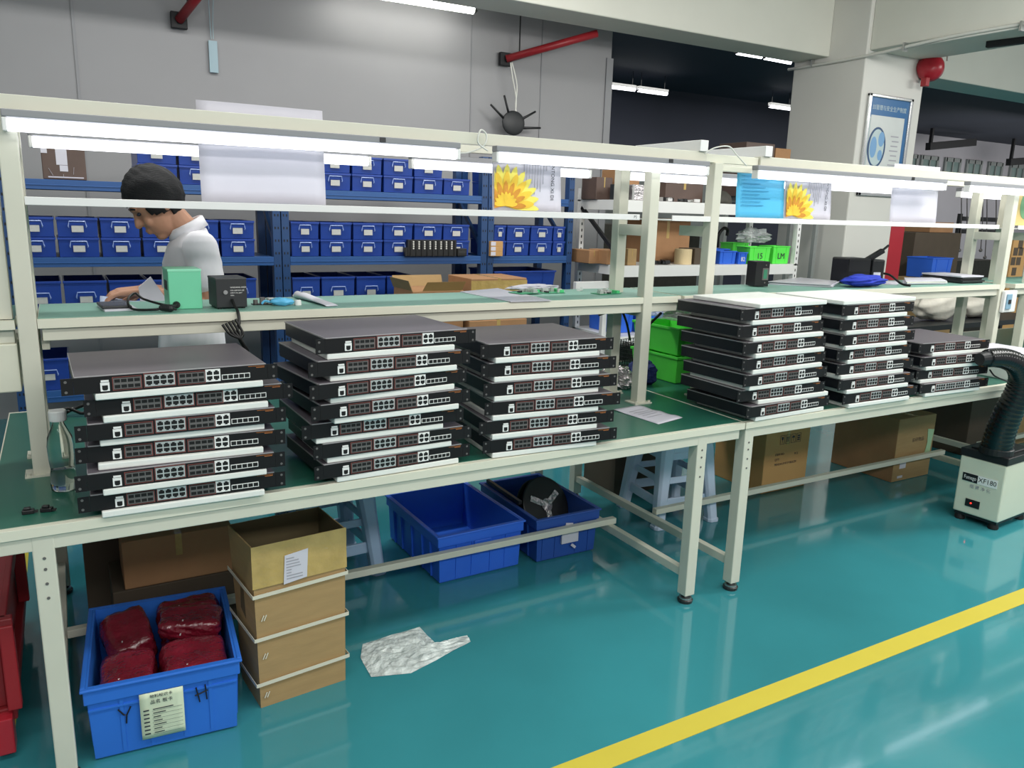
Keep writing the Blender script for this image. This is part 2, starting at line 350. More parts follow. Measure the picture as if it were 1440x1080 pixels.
# ceiling strip lights -------------------------------------------------
def batten(p0, p1, label, cat='light', grp=None, r=.02, m='tube2', w=.07):
    p0, p1 = Vector(p0), Vector(p1); ln = (p1-p0).length
    t = thing('ceiling_batten', label, cat, (p0+p1)/2, 0, grp); d = (p1-p0)/2
    g = G(); g.bar(-d + Vector((0,0,.035)), d + Vector((0,0,.035)), w, .04); part('housing', g, M['white'], t, bevel=.004)
    g = G(); g.cyl(-d*.97, d*.97, r, 12); part('tube', g, M[m], t, smooth=True)
    g = G()
    for s in (-1, 1): g.bar(d*s*.97+Vector((0,0,-.01)), d*s+Vector((0,0,.01)), .03, .05)
    part('end_cap', g, M['dark_steel'], t)
    g = G()
    for s in (-1, 1): g.cyl(d*s*.8+Vector((0,0,.05)), d*s*.8+Vector((0,0,.5)), .004, 6)
    part('hanger_rod', g, M['dark_steel'], t)
    return t
a = at_y(470, -18, 4.0); b = at_y(668, 14, 4.0)
batten(a, b, 'bright strip light hanging before the grey wall at the picture top', r=.035, w=.10, m='tube3')
for (x0, y0, x1, y1, zz, lb) in ((853,121,893,126,3.35,'left of the two far strip lights beside the partition edge'), (897,126.5,938,132,3.35,'right of the two far strip lights beside the partition edge'),
        (1082,149,1112,153,3.35,'far strip light half hidden by the pillar left side')):
    batten(at_z(x0,y0,zz), at_z(x1,y1,zz), lb, grp='strip lights under the dark far ceiling', r=.028)
for (x0, y0, x1, y1, Y, lb) in ((1036,74,1071,80,4.6,'left strip light tucked behind the beam'), (1075,81,1112,88,4.6,'right strip light tucked behind the beam near the pillar'),(1312,120,1387,132,5.0,'far strip light right of the red alarm bell')):
    batten(at_y(x0,y0,Y), at_y(x1,y1,Y), lb, grp='strip lights under the dark far ceiling', r=.022)
# dark pipes under far ceiling
for nm, (a, b) in enumerate((((1305,206),(1370,200)), ((1418,228),(1445,226)))):
    g = G(); g.bar(at_y(*a, 9.0), at_y(*b, 9.0), .12, .16)
    pa = at_y(a[0]+3, a[1], 9.0); g.bar(pa, (pa.x, pa.y, 3.6), .06, .06)
    tag(part('ceiling_pipe', g, M['dark2']), ('dark horizontal pipe rack left of the other on the far wall','dark pipe rack at the right edge on the far wall')[nm], 'pipe')

# red pipe with plate and router
def red_pipe(pend, pdir, ln, label):
    t = thing('sprinkler_pipe', label, 'pipe', pend)
    g = G(); g.cyl((0,0,0), pdir*ln, .032, 14); part('pipe', g, M['redp'], t, smooth=True)
    g = G(); g.obox((0,.02,0), (.11,.04,.11)); part('end_plate', g, M['dark2'], t, bevel=.004)
    g = G(); q = pdir*.12; g.cyl(q, (q.x, q.y, q.z+.6), .006, 6); part('hanger_rod', g, M['dark2'], t)
    return t
dv = -ray(62, 260).normalized(); e = at_y(715, 82, 4.2)
e.y = 4.24; red_pipe(e, (at_y(843, 46, 3.88)-e).normalized(), (at_y(843,46,3.88)-e).length-.02, 'red sprinkler pipe with end plate, reaching from beam above the hanging router')
e2 = at_y(252, 28, 4.24); red_pipe(e2, (at_y(285,-14,4.0)-e2).normalized(), .45, 'red sprinkler pipe cut by the picture top on the left')
rc = at_y(722, 173, 4.15)
rt = thing('wireless_router', 'round black wireless router with four antennas hanging on white cables', 'router', rc)
g = G(); g.ball((0,0,0), (.115,.025,.105), 24, 12); part('body', g, M['blk2'], rt, smooth=True)
def rpx(x, y): return at_y(x, y, 4.15)-rc
for (x0, y0, x1, y1) in ((708,166,690,147),(716,162,709,134),(733,168,753,157),(735,180,760,180)):
    g = G(); g.tube([rpx(x0,y0), rpx((x0+x1)/2,(y0+y1)/2), rpx(x1,y1)], [.012,.010,.009], 8); part('antenna', g, M['blk'], rt, smooth=True)
for k, pts in enumerate((((718,88),(721,110),(726,140),(724,162)), ((720,88),(727,120),(725,150),(729,166)))):
    g = G(); g.tube([rpx(*q) for q in pts], .006, 6, smooth_n=5); part('hanging_cable', g, M['conduit'], rt, smooth=True)
# faint loops of string on grey wall left
g = G(); g.tube([at_y(293,-5,4.27), at_y(295,30,4.27), at_y(297,55,4.27)], .003, 6); g.tube([at_y(300,-5,4.27), at_y(299,30,4.27), at_y(300,55,4.27)], .003, 6)
g.obox(at_y(300,80,4.28), (.06,.02,.22)); tag(part('hanging_tag', g, mat('pale_blue_tag','#9db4bd',.6)), 'pale blue tag on two strings against the grey wall', 'tag')
# ================================================================== WORKBENCHES
DEP = 1.285
def bench(label, xl, xr, legs, ups, rail, shelf, wshelf, wend=None, rear=True, bars=(), leftshelf=True):
    t = thing('workbench', label, 'workbench', (0,0,0), 0, 'cream double-sided workbenches')
    g = G(); g.box(xl, xr, .0, DEP, .722, .7485, 0); g.box(xl+.004, xr-.004, .022, DEP-.022, .7485, .75, 1)
    part('tabletop', g, [M['cream2'], M['mat_green']], t, bevel=.002)
    g = G(); g.box(xl+.02, xr-.02, .008, .035, .682, .7215); g.box(xl+.02, xr-.02, DEP-.035, DEP-.008, .682, .7215)
    for x in legs: g.box(x-.02, x+.02, .035, DEP-.035, .682, .7215)
    part('apron', g, M['cream'], t, bevel=.002)
    for x in legs:
        for y in (.032, DEP-.06):
            g = G(); g.box(x-.025, x+.025, y-.025+.0, y+.025, .035, .7215); lg = part('leg', g, M['cream'], t, bevel=.003)
            g = G(); g.lathe([(.03,.0),(.032,.012),(.02,.02),(.012,.036)], (x,y,0), 16); part('levelling_foot', g, [M['dark_steel']], lg, smooth=False)
            g = G(); g.cyl((x,y,.014),(x,y,.022),.026,16); part('foot_ring', g, M['steel'], lg)
            if y < .1:
                g = G()
                for z in (.55,.59,.63,.66): g.cyl((x, y-.0265, z),(x,y-.0245,z), .004 if z != .61 else .007, 10)
                part('slot', g, M['silver2'], lg)
        g = G(); g.box(x-.015, x+.015, .057, DEP-.085, .105, .14); part('side_rail', g, M['cream'], t, bevel=.002)
    g = G(); g.box(legs[0]+.0155, legs[1]-.0155 if False else legs[1]+.03, .555, .585, .1405, .168); part('stretcher', g, M['cream'], t, bevel=.002)
    for x in ups:
        for y, dx in ((.45, 0), (.655, 0)):
            if y > .5 and abs(x-2.5) < .01: continue
            g = G(); g.box(x+dx-.024, x+dx+.024, y-.024, y+.024, .754, 1.785); u = part('upright', g, M['cream'], t, bevel=.003)
            g = G(); g.box(x+dx-.045, x+dx+.045, y-.04, y+.035, .7501, .756)
            for s in (-1,1): g.cyl((x+dx+s*.035, y-.032, .756),(x+dx+s*.035,y-.032,.764),.006,8)
            part('base_plate', g, M['cream'], u)
        g = G(); g.box(x-.02, x+.02, .4745, .6305, 1.47, 1.515); part('cross_bar', g, M['cream'], t)
        g = G(); g.box(x+.03, x+.05, .47, .78, 1.12, 1.149); part('shelf_bracket', g, M['cream'], t)
    for (a, b) in shelf:
        g = G(); g.box(a, b, .428, .815, 1.188, 1.2145, 0); g.box(a+.002, b-.002, .445, .80, 1.2145, 1.216, 1)
        sh = part('shelf', g, [M['cream2'], M['shelf_mat']], t, bevel=.002)
        g = G(); g.box(a+.01, b-.01, .44, .465, 1.15, 1.1875); g.box(a+.01, b-.01, .78, .805, 1.15, 1.1875); part('shelf_frame', g, M['cream'], sh, bevel=.002)
    for (a, b) in wshelf:
        g = G(); g.box(a, b, .43, .80, 1.5355, 1.541); g.box(a, b, .428, .434, 1.5355, 1.558); part('upper_shelf', g, M['white'], t, bevel=.001)
    for (a, b) in rail:
        g = G(); g.box(a, b, .43, .472, 1.7852, 1.826); part('top_rail', g, M['cream'], t, bevel=.002)
        g = G(); g.box(a, b, .80, .84, 1.7852, 1.826); part('top_rail', g, M['cream'], t, bevel=.002)
    for x in bars:
        g = G(); g.box(x-.022, x+.022, .42, .86, 1.8262, 1.872); part('tie_bar', g, M['white'], t, bevel=.002)
    return t
bL = bench('long green topped workbench with three switch stacks, left of the floor gap between legs', -.222, 2.347, (-.10, 2.13), (-.10, 2.156), [(-.124, 2.43)], [(-.075, 2.34)], [(-.075, 2.085)], bars=(2.40,))
bR = bench('long green topped workbench with foam-topped switch stacks, right of the floor gap', 2.353, 4.93, (2.385, 4.70), (2.50, 4.83), [(2.748, 4.955)], [(2.36, 4.86)], [(2.26, 4.70)], bars=(2.785,))
text('lettering', 'P2', .016, (2.062, .4278, 1.547), (R(90),0,0), M['ink'], bL)
bT = bench('next workbench in the row, mostly cut off by the picture right edge', 4.96, 7.5, (5.1, 7.2), (5.14, 7.35), [(4.975, 7.5)], [(4.97, 7.5)], [(4.90, 7.5)])
# power trunking between the two rails
g = G(); g.box(2.431, 2.745, .44, .468, 1.785, 1.82); g.box(2.53, 2.74, .435, .468, 1.752, 1.774); tag(part('cable_trunking', g, M['cream2'], bevel=.002), 'short cream cable trunking bridging the top rails of both workbenches', 'trunking')

# -------- tube lights on the rails
def rail_light(x0, x1, y, label, z=1.745, cord=True):
    t = thing('tube_light', label, 'light', (x0, y, z), 0, 'tube lights under the workbench rails')
    L = x1-x0
    g = G(); g.box(-.0, L, -.019, .019, .019, .0395); part('lamp_housing', g, M['lamp_grey'], t, bevel=.003)
    g = G(); g.cyl((.012,0,0),(L-.012,0,0), .0175, 14); part('tube', g, M['tube'], t, smooth=True)
    for xx in (0, L-.012):
        g = G(); g.box(xx, xx+.012, -.018, .018, -.018, .0185); part('end_cap', g, M['white'], t, bevel=.003)
    g = G(); g.box(L*.78, L*.78+.02, -.022, -.019, .022, .037); part('switch', g, M['dark_steel'], t)
    return t
rail_light(-.108, 1.243, .4035, 'long front tube light at far left of the near rail')
rail_light(1.385, 2.407, .4035, 'front tube light in the middle, above the left flower poster')
rail_light(2.69, 4.08, .4035, 'front tube light above the blue paper sheet', z=1.745)
rail_light(4.285, 5.45, .4035, 'front tube light at the right edge of the picture', z=1.745)
rail_light(-.06, 1.07, .83, 'rear tube light behind the blank hanging sheet, above the man', z=1.728)
rail_light(1.235, 2.105, .83, 'rear tube light passing behind the left flower poster', z=1.728)
rail_light(2.315, 3.50, .83, 'rear tube light running behind the blue paper sheet', z=1.73)
rail_light(3.60, 4.42, .83, 'rear tube light before the pillar poster, right of the second flower poster', z=1.735)
rail_light(4.915, 5.55, .83, 'short rear tube light at far right between two uprights', z=1.738)
def cord(pts, label, r=.003, m='conduit', nm='lamp_cord'):
    g = G(); g.tube(pts, r, 6, smooth_n=6); return tag(part(nm, g, M[m], smooth=True), label, 'cable')
P = lambda x, y, Y=.43: at_y(x, y, Y)
cord([P(645,215,.41), P(660,214,.41), P(680,205,.40), P(684,190,.40), P(676,183,.40), P(672,200,.40), P(686,212,.40)], 'looped white lamp cord over the rail between left and middle front tubes')
cord([P(991,216,.41), P(1005,208,.40), P(1025,206,.40), P(1036,218,.40), P(1050,233,.40)], 'white lamp cord arching beside the right workbench left upright')

# -------- papers and posters standing behind the tubes
def sheet(nm, label, x0, x1, z0, z1, y, m, grp=None, lean=.012):
    t = thing(nm, label, 'paper', (x0, y, z0), 0, grp)
    W, H = x1-x0, z1-z0
    g = G(); g.grid(lambda u, v: Vector((u*W, lean*v + .003*math.sin(u*5+v*3), v*H)), 10, 8); part('sheet', g, m, t, smooth=True, solid=.0008)
    return t, W, H
sheet('blank_sheet', 'large blank white sheet folded up above the rail, hanging beside the man', .397, .79, 1.5585, 1.862, .487, M['paper'])
sheet('blank_sheet', 'blank white sheet right of the second flower poster', 3.785, 4.18, 1.5585, 1.853, .487, M['paper'])
bs, W, H = sheet('blue_notice', 'sky blue notice sheet below the right workbench tube light', 2.685, 2.992, 1.5585, 1.775, .49, M['blue_paper'])
g = G()
for k in range(9):
    w_ = random.uniform(.10, .22); g.box(.03, .03+w_, .004, .0052, .055+.016*k, .058+.016*k)
for o in [part('print_lines', g, mat('blue_ink','#3a92bd',.6), bs)]: o.location.y = -.006
def flower_poster(label, x0, x1, y):
    t, W, H = sheet('flower_poster', label, x0, x1, 1.5585, 1.782, y, M['paper'], 'flower posters standing on the upper shelves')
    c = Vector((.050, 0, .018)); K = 0
    for n, r1, w_, mm, yy, a0, a1 in ((9,.152,.0165,'petal3',-.004,-4,118),(8,.128,.0150,'petal',-.0062,4,150),(9,.092,.0105,'petal2',-.0084,0,180),(9,.052,.008,'petal',-.0106,8,172)):
        for i in range(n):
            a = R(a0+(a1-a0)*i/(n-1)); K += 1
            d = Vector((math.cos(a), 0, math.sin(a))); pz = Vector((-math.sin(a), 0, math.cos(a)))
            prof = ((0,.15),(.30,.62),(.55,1.),(.78,.92),(.92,.55),(1.,.08))
            pts = [c+d*r1*f+pz*w_*k_ for f, k_ in prof]+[c+d*r1*f-pz*w_*k_ for f, k_ in reversed(prof)]
            g = G(); g.poly([Vector((min(max(p.x,.002),W), yy-.0002*(i%5), max(p.z,.002))) for p in pts]); part('petal', g, M[mm], t)
    text('lettering', 'ANTONG XI DI', .021, (W-.045, -.004, H*.52), (R(90), R(90), 0), M['ink'], t)
    g = G()
    for k in range(9):
        ln_ = (.05,.10,.13,.12,.14,.10,.08,.13,.06)[k]; xx = W-.075-.0125*k
        g.box(xx, xx+.002 if k not in (0,8) else xx+.004, -.0025, -.0015, H-.02-ln_, H-.02)
    part('print_lines', g, M['ink_grey'], t)
flower_poster('yellow flower poster standing on the left workbench upper shelf', 1.43, 1.735, .49)
flower_poster('yellow flower poster standing beside the blue notice sheet', 3.0, 3.325, .492)

# -------- left neighbour: shelf end with cream box
t = thing('shelf_stand', 'cream shelf stand with a hanging box, cut by the left picture edge', 'shelf', (0,0,0))
g = G(); g.box(-.178, -.134, .45, .49, 1.146, 1.83); part('upright', g, M['cream'], t, bevel=.003)
g = G(); g.box(-1.2, -.130, .43, .80, 1.188, 1.214, 0); g.box(-1.2, -.13, .45, .80, 1.214, 1.216, 1); part('shelf', g, [M['cream2'], M['mat_green']], t)
g = G(); g.box(-.62, -.13, .44, .74, 1.005, 1.146); part('hanging_box', g, M['cream2'], t, bevel=.004)
g = G(); g.box(-1.2, -1.15, .45, .80, 0, 1.83); part('post', g, M['cream'], t)
g = G(); g.box(-1.2, -.134, .452, .488, 1.79, 1.828); part('top_rail', g, M['cream'], t)
# ================================================================== RACK SWITCHES
UW, UD, UH = .468, .36, .0448
def port_grid(g, x0, x1, z0, z1, nx, nz, fm, hm, y=-.003, gap=.0016, tab=False, mid=0.):
    g.box(x0, x1, y-.0022, 0, z0, z1, fm)
    cw = (x1-x0-gap)/nx; ch = (z1-z0-gap-mid)/nz
    for i in range(nx):
        for j in range(nz):
            a = x0+gap+i*cw; b = a+cw-gap; c = z0+gap+j*(ch+mid); d = c+ch-gap
            yy = y-.0023
            g.poly([(a,yy,c),(b,yy,c),(b,yy,d),(a,yy,d)], hm)
            if tab:
                s = (d-c)*.25; w_ = (b-a)*.25
                g.poly([(a,yy-.0002,d if j==1 else c+s),(a+w_,yy-.0002,d if j==1 else c+s),(a+w_,yy-.0002,d-s if j==1 else c),(a,yy-.0002,d-s if j==1 else c)], fm)
                g.poly([(b-w_,yy-.0002,d if j==1 else c+s),(b,yy-.0002,d if j==1 else c+s),(b,yy-.0002,d-s if j==1 else c),(b-w_,yy-.0002,d-s if j==1 else c)], fm)
def make_switch(all_rj=False):
    t = thing('rack_switch', 'x', 'network switch', (0,0,0), 0, 'rack switches stacked on the workbenches')
    h = UW/2; X = lambda u: -h + u*.985
    g = G(); g.box(-h+.004, h-.004, .003, UD, .0005, UH-.0012, 1); g.box(-h+.003, h-.003, .002, UD+.001, UH-.0012, UH, 0); g.box(-h+.003, h-.003, -.0015, .0035, UH-.0018, UH+.0002, 2); g.box(-h+.002, -h+.0036, .004, UD, UH-.004, UH+.0001, 2)
    part('chassis', g, [M['chas'], M['side'], M['edge']], t)
    g = G(); g.box(-h, h, -.003, .0025, 0.0005, UH-.002); part('faceplate', g, M['face'], t, bevel=.0006)
    for s in (-1, 1):
        g = G(); a, b = (h+.0003, h+.027) if s > 0 else (-h-.027, -h-.0003)
        g.box(a, b, -.003, -.0005, .0005, UH-.002, 0)
        for z in (.0085, UH-.0105):
            g.cyl(((a+b)/2+.003*s, -.0034, z), ((a+b)/2+.003*s, -.0029, z), .0035, 10, 1)
        part('rack_ear', g, [M['face'], M['silver2']], t)
    y = -.003
    g = G(); g.box(X(.059), X(.080), y-.003, 0, .005, .027, 0); g.box(X(.061), X(.079), y-.003, 0, .0285, .033, 0); g.poly([(X(.063),y-.0032,.010),(X(.066),y-.0032,.007),(X(.073),y-.0032,.007),(X(.076),y-.0032,.010),(X(.076),y-.0032,.020),(X(.063),y-.0032,.020)], 1)
    part('console_port', g, [M['wht'], M['hole']], t)
    if all_rj: banks = [(.089,.160,'r'),(.164,.235,'r'),(.239,.309,'r')]
    else: banks = [(.089,.153,'s'),(.162,.234,'r'),(.244,.309,'s')]
    for a, b, k in banks:
        g = G()
        if k == 's': port_grid(g, X(a), X(b), .0075, .0355, 4, 2, 0, 1, gap=.0024, mid=.0035)
        else: port_grid(g, X(a), X(b), .0080, .0395, 4, 2, 0, 1, gap=.003, tab=True)
        part('sfp_bank' if k == 's' else 'port_bank', g, [M['silver2'] if k == 's' else M['silver'], M['hole']], t)
        g = G(); z0, z1 = (.0055, .0375) if k == 's' else (.006, .0415)
        for (p, q, r_, s_) in ((X(a)-.002,X(a)-.0004,z0,z1),(X(b)+.0004,X(b)+.002,z0,z1),(X(a)-.002,X(b)+.002,z0-.0012,z0),(X(a)-.002,X(b)+.002,z1,z1+.0012)): g.box(p, q, y-.0006, y, r_, s_)
        part('bank_outline', g, M['red_line'], t)
    g = G(); port_grid(g, X(.311), X(.349), .0075, .0405, 2, 2, 0, 1, gap=.0032, tab=True, y=-.0036); part('combo_port', g, [M['wht'], M['hole']], t)
    g = G(); port_grid(g, X(.353), X(.427), .0095, .0235, 5, 1, 0, 1, gap=.0016); part('uplink_bank', g, [M['wht'], M['hole']], t)
    g = G(); g.box(X(.423), X(.468), y-.0005, y, .0395, .0405); g.box(X(.445), X(.467), y-.0005, y, .0355, .037); part('printed_line', g, M['orange'], t)
    return t
SW = {
1: [(0.246,-0.003,-1.3,0.242,-0.014),(0.244,-0.019,-0.6,0.249,-0.022),(0.25,0.003,-3.5,0.243,-0.011),(0.254,-0.007,-0.4,0.252,-0.003),(0.279,0.002,1.1,0.264,-0.01),(0.234,-0.018,1.5,0.25,-0.022)],
2: [(0.852,0.008,3.2,0.866,0.006),(0.852,0.005,2.0,0.838,0.005),(0.82,0.002,1.3,0.806,0.002),(0.838,-0.02,4.2,0.853,-0.02),(0.831,-0.02,6.8,0.841,-0.018),(0.834,-0.021,3.7,0.843,-0.022),(0.859,-0.01,4.0,0.837,-0.017)],
3: [(1.42,-0.001,-4.3,1.398,0.0),(1.407,0.005,-4.2,1.396,0.0),(1.426,0.001,-5.0,1.397,0.0),(1.42,0.010,-2.7,1.404,0.01),(1.413,0.014,-3.3,1.404,0.012),(1.408,0.02,-1.3,1.404,0.011)],
4: [(2.594,0.002,2.5,2.609,0.0),(2.558,0.014,0.5,2.627,0.006),(2.562,0.004,2.8,2.557,0.0),(2.548,0.008,3.1,2.566,0.0),(2.542,0.008,3.7,2.566,-0.006),(2.517,0.015,2.7,2.554,0.001),(2.521,0.02,4.4,2.545,0.01)],
5: [(3.182,-0.007,-0.4,3.172,-0.015),(3.143,-0.006,-0.6,3.149,-0.014),(3.14,0.008,-1.0,3.116,-0.002),(3.126,0.012,0.6,3.151,0.004),(3.127,0.005,0.5,3.114,-0.006),(3.117,0.01,1.0,3.114,0.0),(3.108,0.007,2.3,3.103,0.0)],
6: [(3.724,-0.02,-2.5,3.722,-0.02),(3.718,-0.004,-4.4,3.694,-0.008),(3.71,-0.015,-3.5,3.708,-0.018),(3.702,-0.004,-3.4,3.751,-0.012)]}
PIT = {1:.0632, 2:.0632, 3:.0642, 4:.0660, 5:.0655, 6:.0640}
SN = {1:'stack beside the clear bottle', 3:'stack beside the loose paper slip', 4:'stack beside the green bins', 5:'middle stack on the right workbench', 6:'short stack beside the black hose'}
SN[2] = 'second stack from the left'
proto = make_switch(); proto24 = make_switch(True)
fp_ = G(); fp_.box(-.205, .205, 0, .335, 0, .0176)
foam0 = part('foam_sheet', fp_, M['foam'], bevel=.003)
tag(foam0, 'x', 'foam sheet', 'white foam sheets between the switches')
used = fused = False
for s in SW:
    n = len(SW[s]); P0 = PIT[s]
    for k, (x, y, yw, fx, fy) in enumerate(SW[s]):
        zb = .7505 + k*P0; i = n-1-k
        pos = 'topmost' if i == 0 else 'bottom' if k == 0 else ORD[i] + ' from the top'
        lab = 'black rack switch, %s in the %s' % (pos, SN[s])
        if s == 6 and k == 0: src = proto24; lab = 'black rack switch with only square ports, bottom of the ' + SN[s]; src['label'] = lab
        elif not used: src = proto; used = True; src['label'] = lab
        else: src = dup(proto, lab)
        src.location = (x, y, zb + .2845*P0 + .0002); src.rotation_euler = (0, 0, R(yw)); sc = P0/.0632; src.scale = (1, 1, sc*.995)
        flab = 'white foam sheet under the %s switch of the %s' % ('top' if i == 0 else 'bottom' if k == 0 else ORD[i]+' highest', SN[s])
        if not fused: fo = foam0; fused = True; fo['label'] = flab
        else: fo = dup(foam0, flab)
        fo.location = (fx, fy, zb); fo.rotation_euler = (0, 0, R(yw*.7)); fo.scale = (1.0 if s < 4 else 1.04, 1, sc)
for s, x0, x1, y in ((4, 2.35, 2.775, .0), (5, 2.85, 3.385, .005)):
    z = .7505 + 7*PIT[s] + .0006
    fo = dup(foam0, 'white foam sheet lying on top of the ' + SN[s]); fo.location = ((x0+x1)/2, y, z); fo.rotation_euler = (0, 0, R(4 if s == 4 else 3)); fo.scale = ((x1-x0)/.41, 1.06, 1.0)
# ================================================================== THINGS ON THE BENCH AND SHELF
ZB, ZS = .7503, 1.2163
# bottle
t = thing('plastic_bottle', 'clear plastic water bottle with white cap beside the leftmost switch stack', 'bottle', (-.045, .27, ZB))
g = G(); g.lathe([(.026,.0),(.033,.004),(.034,.02),(.032,.05),(.030,.065),(.033,.09),(.034,.13),(.031,.155),(.018,.185),(.014,.195),(.014,.205)], n=24); part('body', g, M['glass'], t, smooth=True)
g = G(); g.lathe([(.0245,.003),(.0305,.006),(.031,.05),(.03,.06)], n=20); part('water', g, M['water'], t, smooth=True)
g = G(); g.lathe([(.0215,.202),(.0225,.205),(.0225,.228),(.021,.231)], n=24); part('cap', g, M['white'], t)
# two small black connectors on the left end
for q, lb in (((40,722), 'small black connector on the bare left bench end, nearer the picture edge'), ((66,719), 'small black connector lying right of its twin on the left bench end')):
    p = at_z(*q, ZB); t = thing('connector', lb, 'connector', p, R(random.uniform(-20,20)), 'small black connectors on the bench end')
    g = G(); g.box(-.014,.014,-.009,.009,0,.011); g.box(-.010,.006,-.007,.007,.011,.017); part('body', g, M['blk'], t, bevel=.002)
    g = G(); 
    for k in range(3): g.box(.014,.022,-.006+.005*k,-.0035+.005*k,.003,.006)
    part('pin', g, M['dark_steel'], t)
# little wire bundle at back-left
p = at_z(105,596,ZB)
g = G(); g.tube([p+Vector(v) for v in ((-.05,.1,.006),(-.02,.13,.03),(.03,.11,.01),(.05,.14,.035),(0,.15,.02),(-.03,.12,.012))], .006, 6, smooth_n=5)
tag(part('wire_bundle', g, M['cable'], smooth=True), 'small dark wire bundle behind the clear bottle', 'cable')
# paper slip
ps = [at_z(x, y, ZB) for x, y in ((863,577),(897,571),(960,588),(926,597))]
c0 = sum(ps, Vector())/4
t = thing('paper_slip', 'loose white paper slip on the left workbench right end', 'paper', c0)
def slip(u, v):
    a = ps[0].lerp(ps[3], u); b = ps[1].lerp(ps[2], u); p = a.lerp(b, v)-c0; p.z = .0012+.012*max(0, .25-u)+.004*math.sin(u*9)**2*v; return p
g = G(); g.grid(slip, 12, 6); part('sheet', g, M['paper'], t, smooth=True, solid=.0008)
g = G()
for k in range(5):
    a, b = slip(.25+.1*k, .2)+Vector((0,0,.0022)), slip(.25+.1*k, .8)+Vector((0,0,.0022)); g.bar(a, b, .003, .0004)
part('print_lines', g, M['ink_grey'], t)
# green bins stacked on right bench
def open_bin(t, w, d, h, m, taper=.88, wall=.004, lip=.012, name='tub', ribs=True):
    g = G(); k = taper
    def rc(s, z): return [g.bm.verts.new((x*s*w/2, y*s*d/2, z)) for x, y in ((-1,-1),(1,-1),(1,1),(-1,1))]
    ws = 1-2*wall/w
    r = [rc(k*.96,0), rc(k,.004), rc(1,h), rc(ws,h), rc(k*ws,.008)]
    for a, b in zip(r, r[1:]):
        for i in range(4): g.bm.faces.new((a[i],a[(i+1)%4],b[(i+1)%4],b[i]))
    g.bm.faces.new(r[0][::-1]); g.bm.faces.new(r[-1])
    if ribs:
        for sx in (-.6, .6):
            for sy in (-1, 1):
                g.bar((sx*w/2*k, sy*(d/2*k+.001), .01), (sx*w/2, sy*(d/2+.001), h-.01), .006, .004)
    b = part(name, g, m, t)
    g = G(); o = .006
    for (x0,x1,y0,y1) in ((-w/2-o,w/2+o,-d/2-o,-d/2),(-w/2-o,w/2+o,d/2,d/2+o),(-w/2-o,-w/2,-d/2,d/2),(w/2,w/2+o,-d/2,d/2)): g.box(x0,x1,y0,y1,h-lip,h+.0005)
    part('rim', g, m, t, bevel=.0015)
    return b
for k, lb in ((0, 'bright green bin standing on the bench, lower of the two stacked'), (1, 'bright green bin holding a clear bag, upper of the two stacked')):
    t = thing('green_bin', lb, 'bin', (2.675, .835, ZB+.139*k), R(2), 'bright green bins stacked on the bench')
    open_bin(t, .25, .34, .137, M['green_bin'], .9)
g = G(); 
def crumple(c, r, sc, seed, flat=.5, nu=28, nv=18):
    rnd = random.Random(seed); ph = [rnd.uniform(0,6) for _ in range(9)]
    rr = []
    gg = G()
    def fn(u, v):
        th = math.pi*v; a = 2*math.pi*u
        d = Vector((math.sin(th)*math.cos(a), math.sin(th)*math.sin(a), math.cos(th)))
        k = 1+sc*(math.sin(5*d.x+ph[0]+3*d.y)+.7*math.sin(9*d.y+ph[1]+4*d.z)+.6*math.sin(11*d.z+ph[2]-5*d.x)+.5*math.sin(17*d.x+13*d.y+ph[3]))
        p = Vector((d.x*r[0]*k, d.y*r[1]*k, d.z*r[2]*k)); p.z = max(p.z, -r[2]*flat); return Vector(c)+p
    gg.grid(fn, nu, nv); bmesh.ops.remove_doubles(gg.bm, verts=gg.bm.verts, dist=1e-5); return gg
tag(part('poly_bag', crumple((2.66,.83,ZB+.328),(.10,.12,.048),.16,3), M['poly']), 'crumpled clear plastic bag on top of the green bins', 'bag')
tag(part('foil_bag', crumple((2.262,.745,ZB+.045),(.07,.08,.055),.13,5,.8), M['foil']), 'crumpled silver antistatic bag on the bench behind the upright', 'bag')
tag(part('cloth_bundle', crumple((2.425,.755,ZB+.05),(.062,.075,.062),.10,8,.8), M['navy_cloth']), 'navy blue cloth bundle on the bench behind the upright', 'cloth')
# black adapter with cable, mesh basket
p = at_z(880, 505, ZB); t = thing('power_adapter', 'black power adapter block at the back of the bench', 'adapter', p, R(15))
g = G(); g.box(-.055,.055,-.03,.04,0,.085); part('body', g, M['blk'], t, bevel=.008)
g = G(); g.tube([(.0,-.03,.03),(.04,-.10,.012),(.10,-.16,.006),(.18,-.18,.005)], .005, 8, smooth_n=6); part('cord', g, M['cable'], t, smooth=True)
p = at_z(890, 517, ZB); t = thing('mesh_basket', 'small dark wire mesh basket behind the left workbench upright', 'basket', p, R(10))
g = G(); w_, d_, h_ = .15, .12, .15
for k in range(9):
    x = -w_/2+w_*k/8
    for yy in (-d_/2, d_/2): g.box(x-.0015,x+.0015,yy-.0015,yy+.0015,0,h_)
    y = -d_/2+d_*k/8
    for xx in (-w_/2, w_/2): g.box(xx-.0015,xx+.0015,y-.0015,y+.0015,0,h_)
for k in range(8):
    z = .004+.145*k/7
    for yy in (-d_/2, d_/2): g.box(-w_/2,w_/2,yy-.0015,yy+.0015,z-.0015,z+.0015)
    for xx in (-w_/2, w_/2): g.box(xx-.0015,xx+.0015,-d_/2,d_/2,z-.0015,z+.0015)
part('mesh_body', g, M['dark_steel'], t)
g = G(); g.box(-.07,.07,-.055,.055,0,.004); part('base', g, M['dark_steel'], t)
cord([at_y(842,443,.95), at_y(870,436,.95), at_y(880,450,.95), at_y(886,478,1.0)], 'black cable drooping under the shelf near the left workbench upright', .006, 'cable', 'power_cable')
